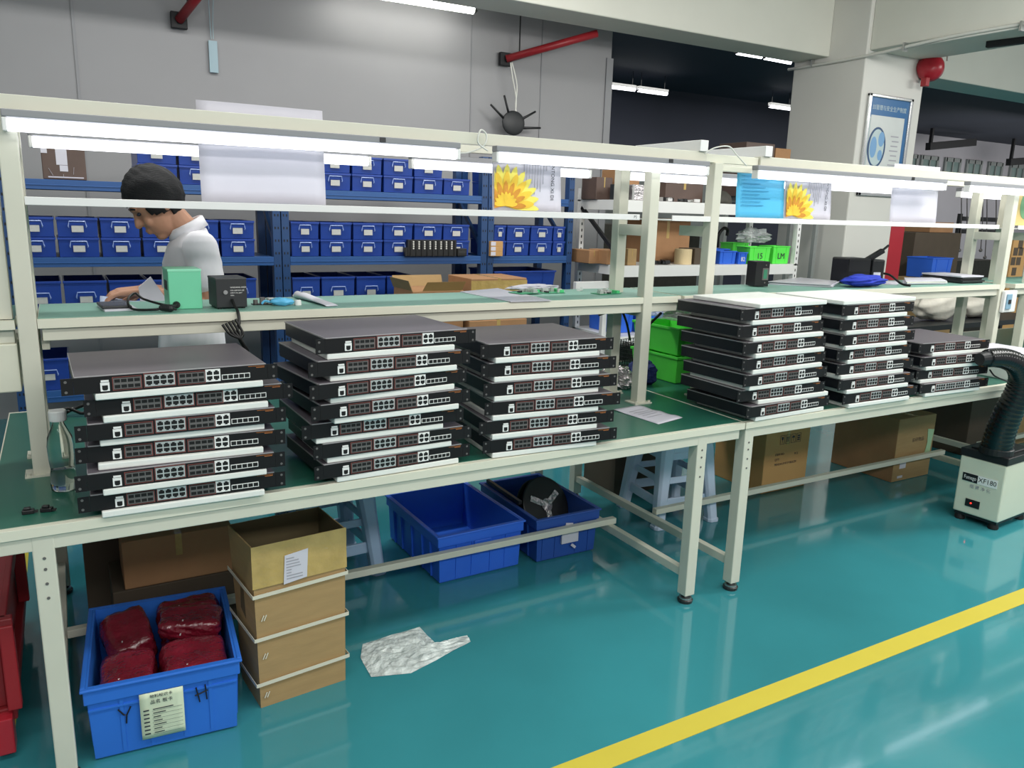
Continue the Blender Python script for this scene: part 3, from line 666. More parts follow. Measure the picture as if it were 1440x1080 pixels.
cord([at_y(930,440,.6), at_y(908,462,.6), at_y(898,480,.6), at_y(892,500,.62)], 'black cable crossing behind the left workbench right upright', .006, 'cable', 'power_cable')

# ---- on the left shelf
# notebook + phone
p = at_z(164, 434, ZS)
t = thing('notepad', 'white notepad under the dark phone on the shelf left end', 'notepad', (p.x, p.y, ZS), R(6)); g = G(); g.box(-.045,.05,-.07,.07,0,.006); part('pages', g, M['paper'], t, bevel=.001)
t = thing('smartphone', 'dark smartphone lying on a white notepad on the shelf', 'phone', (p.x-.004, p.y+.012, ZS+.0065), R(4)); g = G(); g.box(-.045,.042,-.065,.07,0,.008,0); part('body', g, M['blk2'], t, bevel=.003)
g = G(); g.box(-.041,.038,-.060,.065,.008,.0085); part('screen', g, mat('phone_screen','#3a3c3e',.15), t)
# mint transformer box
t = thing('transformer_box', 'mint green metal transformer box on the shelf before the man', 'box', (.339, .60, ZS), R(1))
W_, D_, H_ = .100, .12, .128
g = G(); g.box(-W_/2,W_/2,-D_/2,D_/2,0,H_); part('case', g, M['teal_box'], t, bevel=.003)
g = G(); g.box(-W_/2-.001,W_/2+.001,-D_/2-.001,D_/2,H_-.008,H_+.001); part('lid', g, mat('mint_lid','#8ad4b2',.35), t, bevel=.002)
g = G(); g.lathe([(.011,0),(.011,.01),(.007,.02)], n=14); g.xf(Matrix.Translation((-.030,-D_/2,.016)) @ Matrix.Rotation(R(90),4,'X')); part('grommet', g, M['rubber'], t)
g = G()
for k in range(4): g.box(-W_/2-.002,-W_/2,-.03+.015*k,-.022+.015*k,.06,.09)
part('vent', g, M['dark_steel'], t)
cord([(.309,.515,ZS+.016),(.27,.51,ZS+.02),(.22,.60,ZS+.03),(.20,.64,ZS+.045),(.175,.60,ZS+.03),(.18,.53,ZS+.008),(.235,.49,ZS+.008),(.262,.485,ZS+.012)], 'black power cord with plug curled left of the mint box', .004, 'cable', 'mains_lead')
pc = bpy.data.objects['mains_lead']
g = G(); g.caps((.262,.485,ZS+.014),(.285,.474,ZS+.013),.010,.012,12); g.box(.285,.302,.468,.471,ZS+.006,ZS+.012); g.box(.285,.302,.474,.477,ZS+.015,ZS+.021); part('plug', g, M['blk'], pc, smooth=False)
# black charger box
t = thing('charger_box', 'black metal charger box with printed text on the shelf', 'box', (.474, .565, ZS), R(3))
g = G(); g.box(-.049,.049,-.055,.06,0.004,.10); part('case', g, M['blk2'], t, bevel=.003)
g = G(); g.box(-.050,.050,-.0555,.061,.094,.101); part('lid', g, mat('charcoal_lid','#3a3b3c',.4), t, bevel=.002)
g = G(); g.cyl((-.020,-.060,.055),(-.020,-.055,.055),.007,14); part('knob', g, M['steel'], t)
for k, (s_, z) in enumerate((('WARNING: HIGH',.070),('FOR INDOOR USE',.060),('INPUT AC 220V',.052),('50Hz',.044))): text('lettering', s_, .0066 if k == 0 else .0055, (-.004, -.0553, z), (R(90),0,0), M['wht'], t, 'LEFT')
g = G(); 
for sx in (-1,1):
    for sy in (-1,1): g.cyl((sx*.038,sy*.045,0),(sx*.038,sy*.045,.004),.006,10)
part('foot', g, M['rubber'], t)
cord([(.477,.508,ZS+.03),(.478,.47,ZS+.012),(.478,.425,ZS+.002),(.477,.405,ZS-.03),(.470,.40,ZS-.055),(.475,.398,ZS-.085),(.487,.398,ZS-.11),(.49,.40,ZS-.135)], 'black mains cord hanging over the shelf lip from the charger box', .005, 'cable', 'mains_cable')
g = G()
for k in range(5):
    a = .425+.010*k; g.tube([(a,.40,ZS-.035+.004*k),(a+.02,.395,ZS-.065),(.478,.392,ZS-.085),(.49+.002*k,.396,ZS-.12),(.478+.003*k,.398,ZS-.135)], .0045, 6, smooth_n=4)
tag(part('cable_bundle', g, M['cable'], smooth=True), 'tied bundle of black cable hanging below the charger box', 'cable')
# small module with jack
p = at_z(371, 428, ZS); t = thing('jack_module', 'tiny circuit module with network jack right of the charger box', 'module', (p.x, p.y, ZS), R(2))
g = G(); g.box(-.040,.040,-.016,.016,0,.003); part('board', g, M['blk'], t)
g = G(); g.box(.012,.036,-.017,.014,.003,.022); part('jack', g, M['silver'], t, bevel=.001)
g = G(); g.box(.016,.032,-.0175,-.0165,.006,.018); part('socket', g, M['hole'], t)
g = G(); g.cyl((-.028,0,.003),(-.028,0,.017),.008,12); g.box(-.012,.004,-.01,.01,.003,.024); part('component', g, M['silver2'], t)
# blue pen caps / strap
p = at_z(396, 430, ZS); t = thing('blue_pouch', 'small sky blue wrapped bundle on the shelf', 'pouch', (p.x, p.y, ZS), R(-15))
g = crumple((0,0,.014),(.038,.016,.014),.10,11,.9); part('bundle', g, M['bluecap'], t, smooth=True)
g = G(); g.tube([(-.035,0,.012),(-.055,.006,.016),(-.065,.004,.006)], .004, 6, smooth_n=4); part('tail', g, M['bluecap'], t)
p = at_z(419, 429, ZS); t = thing('screw_cap', 'white screw cap beside the glue tube', 'cap', (p.x, p.y, ZS)); g = G(); g.lathe([(.012,0),(.0125,.002),(.011,.016),(.009,.018)], n=18); part('shell', g, M['white'], t)
p0, p1 = at_z(413, 418, ZS), at_z(467, 431, ZS); dv = p1-p0; an = math.atan2(dv.y, dv.x)
t = thing('glue_tube', 'squeezed white glue tube lying on the shelf', 'tube', (p0.x, p0.y, ZS), an); Lg = dv.length
g = G()
prof = [(.0,.005,.005),(.03,.005,.005),(.034,.015,.013),(.10,.018,.012),(Lg*.7,.021,.006),(Lg-.012,.023,.002),(Lg,.023,.0015)]
rings = []
for x, ry, rz in prof: rings.append([g.bm.verts.new((x, ry*math.cos(i*math.pi/8), max(rz,.001)+.001+rz*math.sin(i*math.pi/8)+.002*math.sin(x*90)*(x>.05))) for i in range(16)])
g.skin(rings, 0); part('body', g, M['paper'], t, smooth=True)
g = G()
for k in range(4): g.box(.07+.02*k, .082+.02*k, -.006, .004, .0262-.0030*k, .0268-.0030*k)
part('print', g, M['ink_grey'], t)
# plastic folder and boards
ps2 = [at_z(x, y, ZS) for x, y in ((647,411),(700,406),(775,423),(718,425))]; c0 = sum(ps2, Vector())/4
t = thing('plastic_folder', 'pale plastic folder lying flat on the left shelf', 'folder', (c0.x,c0.y,ZS))
g = G(); g.prism([(p.x-c0.x, p.y-c0.y, 0) for p in ps2], (0,0,.003)); part('cover', g, mat('lilac_sheet','#c3c2c9',.25), t)
def board(px, py, w, d, rz, lb, z=ZS, green=True):
    p = at_z(px, py, z); t = thing('circuit_board', lb, 'circuit board', (p.x, p.y, z), R(rz), 'bare circuit boards on the left shelf')
    g = G(); g.box(-w/2,w/2,-d/2,d/2,0.001,.003); part('board', g, M['pcb'], t)
    rnd = random.Random(px); g = G()
    for k in range(7):
        x = rnd.uniform(-w*.4,w*.4); y = rnd.uniform(-d*.4,d*.4); s = rnd.uniform(.006,.014); g.box(x-s,x+s,y-s*.7,y+s*.7,.003,.003+rnd.uniform(.004,.018))
    part('component', g, M['silver'], t)
    g = G()
    for k in range(4):
        x = rnd.uniform(-w*.4,w*.4); y = rnd.uniform(-d*.4,d*.4); g.box(x-.007,x+.007,y-.007,y+.007,.003,.009)
    part('chip', g, M['blk'], t)
    g = G(); g.box(w/2-.022,w/2-.002,-d*.4,d*.4,.003,.014); part('terminal_block', g, mat('terminal_green','#4fc07a',.4), t)
board(738, 412, .12, .08, 15, 'circuit board lying at the rear edge of the pale folder', ZS+.0035)
board(772, 411, .11, .10, -8, 'circuit board on crumpled paper, middle of the left shelf boards')
board(852, 413, .12, .07, 10, 'circuit board at the right end of the left shelf')
p = at_z(815, 409, ZS); t = thing('plug_connector', 'small white plug connector alone on the green shelf', 'connector', (p.x,p.y,ZS), R(30)); g = G(); g.box(-.014,.014,-.008,.008,0,.012); g.box(-.012,.012,-.010,-.008,.003,.018); part('body', g, M['white'], t)
tag(part('crumpled_paper', crumple(tuple(at_z(755,408,ZS)+Vector((0,.02,.011))),(.13,.05,.012),.12,21,.8), M['paper']), 'crumpled white paper behind the shelf circuit boards', 'paper')

# ---- on the right shelf
p = at_z(1068, 403, ZS); t = thing('serial_converter', 'black box with a serial port standing on the right shelf', 'box', (p.x+.0, p.y+.02, ZS), R(-14))
g = G(); g.box(-.04,.04,-.042,.042,.003,.128); part('case', g, M['blk'], t, bevel=.003)
g = G(); g.box(.0,.034,-.0435,-.042,.035,.095,0) ; g.cyl((.017,-.0445,.022),(.017,-.042,.022),.004,8,0); g.cyl((.017,-.0445,.11),(.017,-.042,.11),.004,8,0); part('port', g, M['silver2'], t)
g = G(); g.box(.006,.026,-.0445,-.0435,.042,.088); part('socket', g, mat('port_green','#3c8466',.4), t)
def stack(lb, nm, pts, h, m, z=ZS, n=3, cat='paper', jit=.012, grp=None, seed=1):
    q = [at_z(x, y, z) if x > 20 else Vector((x, y, z)) for x, y in pts]; c = sum(q, Vector())/4; t = thing(nm, lb, cat, (c.x,c.y,z), 0, grp); rnd = random.Random(seed)
    for k in range(n):
        ox, oy, a = rnd.uniform(-jit,jit), rnd.uniform(-jit,jit), rnd.uniform(-2,2)
        g = G(); mt = Matrix.Rotation(R(a),3,'Z'); g.prism([(*(mt @ Vector((v.x-c.x,v.y-c.y,0))+Vector((ox,oy,0)))[:2], h*k/n+.0002) for v in q], (0,0,h/n-.0006))
        part('sheet', g, m[k%len(m)] if isinstance(m,list) else m, t)
    return t
stack('wide bundle of white plastic sheets behind the blue cloth on the right shelf', 'plastic_sheets', ((1083,400),(1128,394),(1180,399),(1172,405)), .016, [M['paper'], mat('lilac_sheet','#c3c2c9',.25)], n=4)
p = at_z(1195, 402, ZS)
tag(part('blue_cloth', crumple((3.70,.535,ZS+.032),(.14,.07,.030),.11,31,.9,40,24), M['cloth'], smooth=True), 'royal blue cloth heaped before the black printer', 'cloth')
# black label printer
pL = at_y(1183, 392, .70)
t = thing('label_printer', 'black label printer with raised lever on the right shelf', 'printer', (3.86, .70, ZS), R(-14))
g = G(); g.box(-.115,.03,-.075,.075,0,.142); g.box(.03,.11,-.085,.075,0,.137); part('case', g, M['blk'], t, bevel=.008)
g = G(); g.box(-.112,.028,-.077,-.075,.065,.07); part('groove', g, M['hole'], t)
g = G(); g.box(.040,.085,-.0865,-.085,.035,.068,0); part('sticker', g, M['paper'], t)
g = G(); g.bar((.03,-.03,.13),(.13,-.03,.185),.03,.026); g.bar((.12,-.03,.18),(.165,-.03,.215),.012,.012); part('lever', g, M['blk'], t, bevel=.004)
g = G(); g.tube([(.11,-.03,.06),(.15,-.08,.055),(.175,-.15,.012),(.18,-.21,.008)], .006, 8, smooth_n=5); part('cord', g, M['cable'], t, smooth=True)
stack('loose white papers on the shelf right of the printer', 'loose_papers', ((1237,400),(1242,396.5),(1264,397),(1262,401)), .006, M['paper'], n=2, seed=5)
stack('thick stack of white papers and folders on the right shelf', 'paper_stack', ((1271,400.5),(1268,395),(1316,394.7),(1328,399.7)), .022, [M['paper'], mat('lilac_sheet','#c3c2c9',.25), M['cream2']], n=4, seed=9)
stack('stack of dark slim trays with a white sheet at the shelf right end', 'tray_stack', ((4.57,.52),(4.57,.77),(4.79,.77),(4.79,.52)), .045, [M['dark_steel'], M['blk2'], M['dark_steel'], M['blk2'], M['paper']], n=5, cat='tray', seed=12)
# power outlet box and white case right of the last stack
p = at_y(1421, 424, .40); t = thing('outlet_box', 'grey outlet box with blue breaker on the right edge post', 'outlet', (p.x, p.y, p.z), 0)
g = G(); g.box(-.065,.065,0,.024,-.065,.065); part('case', g, M['white'], t, bevel=.006)
g = G(); g.box(-.05,.0,-.008,0,-.045,.045); part('breaker', g, mat('breaker_blue','#7fa0b4',.3), t, bevel=.003)
g = G(); g.box(-.038,-.012,-.012,-.008,-.012,.012); part('toggle', g, M['dark_steel'], t)
t = thing('foam_case', 'flat white foam case on the bench right of the short stack', 'box', (4.33, .03, ZB), R(0))
g = G(); g.box(0,.42,0,.355,0,.10); part('body', g, M['foam'], t, bevel=.006)
g = G(); g.box(-.01,.43,-.01,.362,.1003,.125); part('lid', g, M['paper'], t, bevel=.004)
# ================================================================== UNDER THE BENCHES
def crate(label, loc, rz, w, d, h, m, ribs_f=(.22,.40,.62,.80), recess=True):
    """euro crate; local origin at front-left bottom corner, x right, y back"""
    t = thing('storage_crate', label, 'crate', loc, rz, 'blue plastic crates under the left workbench')
    g = G(); k = .012; wl = .006
    def rc(o, z): return [g.bm.verts.new(p) for p in ((o,o,z),(w-o,o,z),(w-o,d-o,z),(o,d-o,z))]
    r = [rc(k+.01,0), rc(k,.008), rc(.004,h), rc(.004+wl,h), rc(k+wl,.012)]
    for a, b in zip(r, r[1:]):
        for i in range(4): g.bm.faces.new((a[i],a[(i+1)%4],b[(i+1)%4],b[i]))
    g.bm.faces.new(r[0][::-1]); g.bm.faces.new(r[-1])
    gt = g
    g = G(); o = .010; lip = .028
    for (x0,x1,y0,y1) in ((-o,w+o,-o,.004),(-o,w+o,d-.004,d+o),(-o,.004,.004,d-.004),(w-.004,w+o,.004,d-.004)):
        g.box(x0,x1,y0,y1,h-.008,h+.001)
    for (x0,x1,y0,y1) in ((-.003,w+.003,-.003,.006),(-.003,w+.003,d-.006,d+.003),(-.003,.006,.004,d-.004),(w-.006,w+.003,.004,d-.004)):
        g.box(x0,x1,y0,y1,h-.05,h-.008)
    part('rim', g, m, t, bevel=.003)
    g = gt
    for f_ in ribs_f:
        for yy in (.0, d): g.bar((w*f_, yy+(.012 if yy == 0 else -.012), .012), (w*f_, yy+(.005 if yy == 0 else -.005), h-.05), .005, .010)
    for f_ in (.15,.3,.5,.7,.85):
        for xx in (.0, w): g.bar((xx+(.010 if xx == 0 else -.010), d*f_, .012), (xx+(.002 if xx == 0 else -.002), d*f_, h-.05), .005, .012)
    g.box(.006, w-.006, .001, .012, h-.075, h-.070)
    part('tub', g, m, t)
    if recess:
        g = G(); a, b = w*ribs_f[1], w*ribs_f[2]
        g.box(a+.004, b-.004, -.003, .010, h-.10, h-.05); part('label_holder', g, m, t, bevel=.003)
    return t
# crate with bubble wrap parcels
CW, CD, CH = .405, .482, .238
c1 = crate('blue crate filled with red bubble-wrap parcels beside the bench leg', (-.045, .056, 0), R(-4.5), CW, CD, CH, M['crate'])
g = G(); g.grid(lambda u, v: Vector((.135+.115*u, -.0052-.003*math.sin(math.pi*v)*u+.004*(1-v), .042+.148*v)), 6, 8); part('label_sheet', g, M['paper2'], c1, smooth=True, solid=.0008)
text('lettering', '物料标识卡', .012, (.192, -.0078, .178), (R(90),0,0), M['ink'], c1); 
text('lettering', '品名 板卡', .014, (.192, -.0084, .160), (R(90),0,0), M['ink'], c1)
g = G(); rnd = random.Random(4)
for k in range(7):
    z = .060+.0125*k; g.box(.143,.158,-.0084,-.0078,z,z+.004); x1 = .165+rnd.uniform(.02,.06); g.box(.168,x1,-.0084,-.0078,z+.001,z+.0035); g.box(.165,.245,-.0084,-.0078,z-.003,z-.0026)
part('print_lines', g, M['ink'], c1)
g = G()
def stroke(pts, r=.0022):
    g.tube(pts, r, 6)
stroke([(.080,.000,.155),(.093,.002,.134),(.100,.002,.131),(.112,.000,.157)]); stroke([(.100,.002,.131),(.098,.004,.105)])
part('lettering', g, M['black_ink'], c1)
g = G(); stroke([(.285,.000,.172),(.293,.003,.122)]); stroke([(.310,.000,.176),(.313,.003,.126)]); stroke([(.281,.001,.146),(.316,.001,.156)])
part('lettering', g, M['black_ink'], c1)
def parcel(lb, c, size, rot, seed):
    t = thing('bubble_parcel', lb, 'parcel', (-.045, .056, 0), R(-4.5), 'red bubble-wrap parcels in the blue crate')
    rnd = random.Random(seed); ph = [rnd.uniform(0,6) for _ in range(6)]; from mathutils import Euler
    mt = Euler([R(a) for a in rot]).to_matrix(); g = G()
    def fn(u, v):
        th = math.pi*v; a = 2*math.pi*u; d = Vector((math.sin(th)*math.cos(a), math.sin(th)*math.sin(a), math.cos(th)))
        n = abs(d.x)**6+abs(d.y)**6+abs(d.z)**6; d = d/(n**(1/6))
        k = 1+.025*math.sin(4*d.x+ph[0]+2*d.z)+.025*math.sin(5*d.y+ph[1])+.02*math.sin(9*d.z+ph[2]+7*d.x)+.012*math.sin(14*d.x+8*d.y+ph[3])
        return Vector(c)+mt @ Vector((d.x*size[0]/2*k, d.y*size[1]/2*k, d.z*size[2]/2*k))
    g.grid(fn, 40, 24); bmesh.ops.remove_doubles(g.bm, verts=g.bm.verts, dist=1e-5); part('wrapped_body', g, bubble_mat(), t, smooth=True)
    g = G(); a = mt @ Vector((-size[0]*.15, -size[1]*.5-.004, -size[2]*.1)); b = mt @ Vector((-size[0]*.12, -size[1]*.3, size[2]*.5+.003))
    g.bar(Vector(c)+a, Vector(c)+b, .004, .001); part('tape_edge', g, M['silver'], t)
    return t
g0 = [('red parcel at the front right corner of the crate', (.288,.128,.160),(.19,.195,.12),(5,0,2),1),
 ('red parcel at the front left corner of the crate', (.108,.130,.155),(.15,.205,.12),(4,-3,-2),2),
 ('red parcel in the middle of the crate, partly covered', (.285,.295,.10),(.18,.11,.15),(0,4,3),3),
 ('shiny red parcel at the back left of the crate, tilted', (.105,.340,.190),(.14,.18,.10),(18,-14,8),4),
 ('glossy red parcel at the back right of the crate', (.290,.412,.175),(.19,.085,.14),(0,-4,-3),5),
 ('red parcel along the right side behind the front one', (.292,.290,.232),(.18,.12,.06),(6,4,-8),6)]
for a in g0: parcel(*a)
# tall open carton
t = thing('open_carton', 'tall open cardboard carton with white straps beside the red parcel crate', 'carton', (.432, .102, 0), R(5.5))
w, d, h = .285, .20, .545
g = G(); wl = .004
def rc2(o, z, ex=0.): return [g.bm.verts.new(p) for p in ((o-ex,o,z),(w-o+ex,o,z),(w-o+ex*.6,d-o+ex*2,z),(o-ex*2.,d-o+ex*2,z))]
r = [rc2(0,0), rc2(-.001,.20,.001), rc2(0,h,.008), rc2(wl,h,.008), rc2(wl,.006)]
for a, b in zip(r, r[1:]):
    for i in range(4):
        f = g.bm.faces.new((a[i],a[(i+1)%4],b[(i+1)%4],b[i])); f.material_index = 1 if a is r[3] else 0
f = g.bm.faces.new(r[0][::-1]); f = g.bm.faces.new(r[-1]); f.material_index = 1
part('box_body', g, [M['carton'], M['carton_in']], t)
g = G(); g.grid(lambda u, v: Vector((-.010+u*(w+.02), -.0048-.001*math.sin(u*40)*math.sin(v*9), h-.135+v*.138)), 20, 8); part('packing_tape', g, M['tape'], t, smooth=True)
for z, dz in ((.385,.012),(.24,.010),(.085,.012)):
    g = G(); g.bar((-.012,-.0085,z),(w+.012,-.0085,z+dz*.6),.0016,.012); g.bar((-.012,-.008,z),(-.022,d+.02,z+dz),.0016,.012); g.bar((w+.012,-.008,z+dz*.6),(w+.014,d+.02,z+dz),.0016,.012)
    part('strap', g, M['strap'], t)
g = G(); g.grid(lambda u, v: Vector((.085+.075*u+.006*v, -.0075, .405+.095*v-.012*u+.02*u)), 3, 3); part('shipping_label', g, M['paper'], t, solid=.0006)
g = G(); rnd = random.Random(2)
for k in range(8):
    z = .420+.0095*k; x1 = .098+rnd.uniform(.01,.05); g.box(.095, x1, -.0086, -.0080, z, z+.0035)
part('print_lines', g, M['ink_grey'], t)
for z in (.30,.17,.035):
    g = G(); g.bar((.012,-.006,z),(.020,-.006,z+.018),.0015,.003); g.bar((.020,-.006,z),(.028,-.006,z+.018),.0015,.003); part('staple', g, M['strap'], t)
# cartons behind the crate
def carton(nm, label, x0, x1, y0, y1, z0, z1, m, grp=None, rz=0., flaps=False, tape=True, cat='carton'):
    t = thing(nm, label, cat, (x0, y0, z0), R(rz), grp); W, D, H = x1-x0, y1-y0, z1-z0
    g = G(); g.box(0,W,0,D,0,H); part('box_body', g, m, t, bevel=.004)
    if tape:
        g = G(); g.box(W*.5-.025,W*.5+.025,-.0006,D+.0006,H*.0+.0,H+.0006) if False else g.box(W*.47,W*.53,-.0008,.0002,H*.55,H); g.box(W*.47,W*.53,0,D,H-.0002,H+.0006); part('tape_strip', g, M['tape'], t)
    if flaps:
        g = G(); g.obox((W/2,-.045,H+.025),(W*.98,.11,.004),(R(30),0,0)); g.obox((W/2,D+.03,H+.045),(W*.98,.11,.004),(R(-60),0,0)); g.obox((-.04,D/2,H+.02),(.10,D*.96,.004),(0,R(-30),0)); part('flap', g, m, t)
    return t
carton('carton', 'brown carton lying behind the red parcel crate', .10, .47, .70, .93, .205, .385, M['carton2'])
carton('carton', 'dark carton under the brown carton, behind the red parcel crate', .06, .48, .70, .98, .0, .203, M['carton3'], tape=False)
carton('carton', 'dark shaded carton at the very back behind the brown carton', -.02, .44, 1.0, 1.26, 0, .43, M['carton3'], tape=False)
# blue crates
crate('empty blue crate standing under the left workbench', (1.270, .602, 0), R(1.5), .415, .56, .222, M['crate2'])
c3 = crate('navy blue crate holding a black cable reel', (1.748, .596, 0), R(0), .338, .54, .215, M['crate3'], ribs_f=(.12,.32,.66,.86))
g = G(); g.box(.135,.225,-.004,.006,.075,.125); g.obox((.17,-.006,.165),(.04,.002,.018),(0,R(10),0)); g.obox((.20,-.0035,.055),(.012,.002,.03),(0,R(-50),0)); part('label_sheet', g, M['paper'], c3)
# cable reel standing in crate
t = thing('cable_reel', 'large black plastic reel with shiny spokes standing in the navy crate', 'reel', (1.930, .84, .165), 0)
mt = Matrix.Rotation(R(12),4,'Z') @ Matrix.Rotation(R(62),4,'X')
for z in (-.025, .025):
    g = G(); g.lathe([(.135,z-.003),(.14,z-.001),(.14,z+.001),(.135,z+.003)], n=40); g.xf(mt); part('flange', g, M['blk'], t, smooth=False)
g = G(); g.lathe([(.118,-.0215),(.120,0),(.118,.0215)], n=40); g.xf(mt); part('winding', g, M['cable'], t, smooth=True)
g = G()
for k in range(3):
    a = 2*math.pi*k/3+.5; g.bar((.03*math.cos(a),.03*math.sin(a),.0305),(.10*math.cos(a),.10*math.sin(a),.0305),.030,.003)
g.lathe([(.030,.029),(.032,.034),(.012,.036)], n=20); g.xf(mt); part('spoke', g, M['foil'], t)
tag(part('poly_bag', crumple((1.86,.70,.055),(.06,.04,.035),.22,41,.9), M['poly']), 'clear plastic bag scrap beside the black reel in the navy crate', 'bag')
g = G(); a_, b_ = at_z(686,676,.235), at_z(722,705,.235); g.bar(a_+Vector((0,0,.0)), b_+Vector((0.02,-.03,0)), .018, .018); tag(part('black_bar', g, M['blk2'], bevel=.002), 'short black bar resting across the navy crate left rim', 'bar')
# stools
def stool(label, loc, rz, m, s=1.):
    t = thing('plastic_stool', label, 'stool', loc, rz, 'plastic stools under the workbenches')
    H, a, b = .44*s, .115*s, .165*s
    g = G(); g.box(-a-.012, a+.012, -a-.012, a+.012, H-.02, H); part('seat', g, m, t, bevel=.015, seg=3)
    g = G()
    for (x0,x1,y0,y1) in ((-a-.01,a+.01,-a-.012,-a-.005),(-a-.01,a+.01,a+.005,a+.012),(-a-.012,-a-.005,-a,a),(a+.005,a+.012,-a,a)): g.box(x0,x1,y0,y1,H-.075,H-.015)
    part('seat_skirt', g, m, t, bevel=.002)
    for sx in (-1,1):
        for sy in (-1,1):
            g = G()
            rings = []
            for z, k, w_ in ((0,1.0,.034),(.015,1.0,.034),(.018,.995,.029),(H*.5,.86,.033),(H-.05,.74,.040),(H-.02,.71,.040)):
                cx_, cy_ = sx*b*k, sy*b*k
                rings.append([g.bm.verts.new((cx_+px_*w_, cy_+py_*w_, z)) for px_, py_ in ((-1,-.6),(-.6,-1),(.6,-1),(1,-.6),(1,.6),(.6,1),(-.6,1),(-1,.6))])
            g.skin(rings, 0); part('leg', g, m, t, smooth=False, bevel=.004)
    for i in range(4):
        g = G(); k = .93; z0, z1 = .10*s, .15*s; q = b*k
        g.box(-q,q,-q-.006,-q+.006,z0,z1); q2 = b*.83
        g.box(-q2,q2,-q2-.005,-q2+.005,z0+.12,z1+.105); g.box(-b*.76,b*.76,-b*.76-.004,-b*.76+.004,H-.10,H-.06); g.xf(Matrix.Rotation(math.pi/2*i,4,'Z')); part('leg_brace', g, m, t, bevel=.004)
    return t
stool('grey blue plastic stool half hidden behind the strapped carton', (.91, .99, 0), R(4), M['stool2'])
stool('pale blue plastic stool standing behind the two middle bench legs', (2.71, .83, 0), R(-6), M['stool'])
# cartons under right bench
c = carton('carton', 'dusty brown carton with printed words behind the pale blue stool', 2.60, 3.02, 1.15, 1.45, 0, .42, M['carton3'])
text('lettering', 'POWER BRAND', .035, (.19, -.0015, .25), (R(90),0,0), mat('faded_print','#2e2822',.8), c)
c = carton('carton', 'tan carton with fragile symbols under the right workbench', 3.40, 3.765, .81, 1.20, 0, .50, M['kraft'])
g = G()
for k in range(4):
    x = .115+.045*k; z = .285
    g.box(x,x+.036,-.0016,-.0010,z,z+.002); g.box(x,x+.036,-.0016,-.0010,z+.052,z+.054); g.box(x,x+.002,-.0016,-.001,z,z+.054); g.box(x+.034,x+.036,-.0016,-.001,z,z+.054)
    if k == 0: g.prism([(x+.010,-.0012,z+.044),(x+.026,-.0012,z+.044),(x+.024,-.0012,z+.028),(x+.019,-.0012,z+.024),(x+.019,-.0012,z+.010),(x+.017,-.0012,z+.010),(x+.017,-.0012,z+.024),(x+.012,-.0012,z+.028)], (0,-.0005,0))
    if k == 1:
        for dx in (.009,.021): g.box(x+dx,x+dx+.005,-.0016,-.001,z+.010,z+.036); g.prism([(x+dx-.003,-.0012,z+.034),(x+dx+.008,-.0012,z+.034),(x+dx+.0025,-.0012,z+.044)], (0,-.0005,0))
    if k == 2: g.prism([(x+.006,-.0012,z+.030),(x+.030,-.0012,z+.030),(x+.026,-.0012,z+.040),(x+.018,-.0012,z+.044),(x+.010,-.0012,z+.040)], (0,-.0005,0)); g.box(x+.017,x+.019,-.0016,-.001,z+.010,z+.03)
    if k == 3:
        for j in range(3): g.box(x+.008,x+.028,-.0016,-.001,z+.010+.012*j,z+.018+.012*j)
part('print_mark', g, M['ink'], c)
for k, (s_, x, z) in enumerate((('ITEM NO:',.085,.225),('PCS',.245,.215),('QTY:',.085,.195),('MEAS:41.5*37.5*38.5CM',.085,.165))): text('lettering', s_, .020, (x,-.0014,z), (R(90),0,0), M['ink'], c, 'LEFT', sx=.9)
c = carton('carton', 'open brown carton with pale green tape tag under the right workbench', 4.30, 4.665, .61, 1.05, 0, .40, M['carton2'], rz=0, flaps=False)
g = G(); g.box(0,.365,-.0025,-.001,.003,.398); part('front_face', g, M['carton'], c)
g = G(); g.prism([(.29,-.004,.14),(.345,-.004,.12),(.350,-.004,.22),(.362,-.004,.30),(.295,-.004,.31),(.308,-.004,.22)], (0,-.001,0)); g.box(.315,.322,-.0056,-.005,.17,.185,0); part('tape_tag', g, M['jumbo'], c)
g = G(); g.box(.06,.12,-.004,-.0025,.08,.125); g.box(.05,.10,-.004,-.0025,.02,.035); part('label_sheet', g, M['paper'], c)
text('lettering', '易碎物品', .03, (.21,-.003,.25), (R(90),0,0), M['carton3'], c)
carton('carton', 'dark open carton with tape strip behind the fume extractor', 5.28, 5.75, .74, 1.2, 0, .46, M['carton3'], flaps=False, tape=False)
carton('carton', 'tan carton half hidden behind the black hose', 5.80, 6.2, .75, 1.2, 0, .50, M['carton'], tape=False)
# ---------------------------------------------------------------- fume extractor
ex = thing('fume_extractor', 'ivory fume extractor cabinet with black lid and bent black hose', 'fume extractor', (4.112, -.128, 0), R(4))
w, d = .34, .232; zb, zt = .045, .385
g = G(); g.box(0,w,0,d,zb,zt-.03); part('cabinet', g, M['fume'], ex, bevel=.008, seg=3)
g = G(); g.box(-.004,w+.004,-.004,d+.004,zt-.03,zt+.012); g.box(.03,w-.03,.03,d-.03,zt+.012,zt+.022); part('lid', g, M['blk'], ex, bevel=.008, seg=3)
g = G(); g.box(.008,w-.008,.008,d-.008,.03,.045); part('base', g, M['blk'], ex)
for sx in (.03, w-.03):
    for sy in (.03, d-.03):
        g = G(); g.lathe([(.024,0),(.026,.006),(.022,.03)], (sx,sy,0), 16); part('foot', g, M['rubber'], ex)
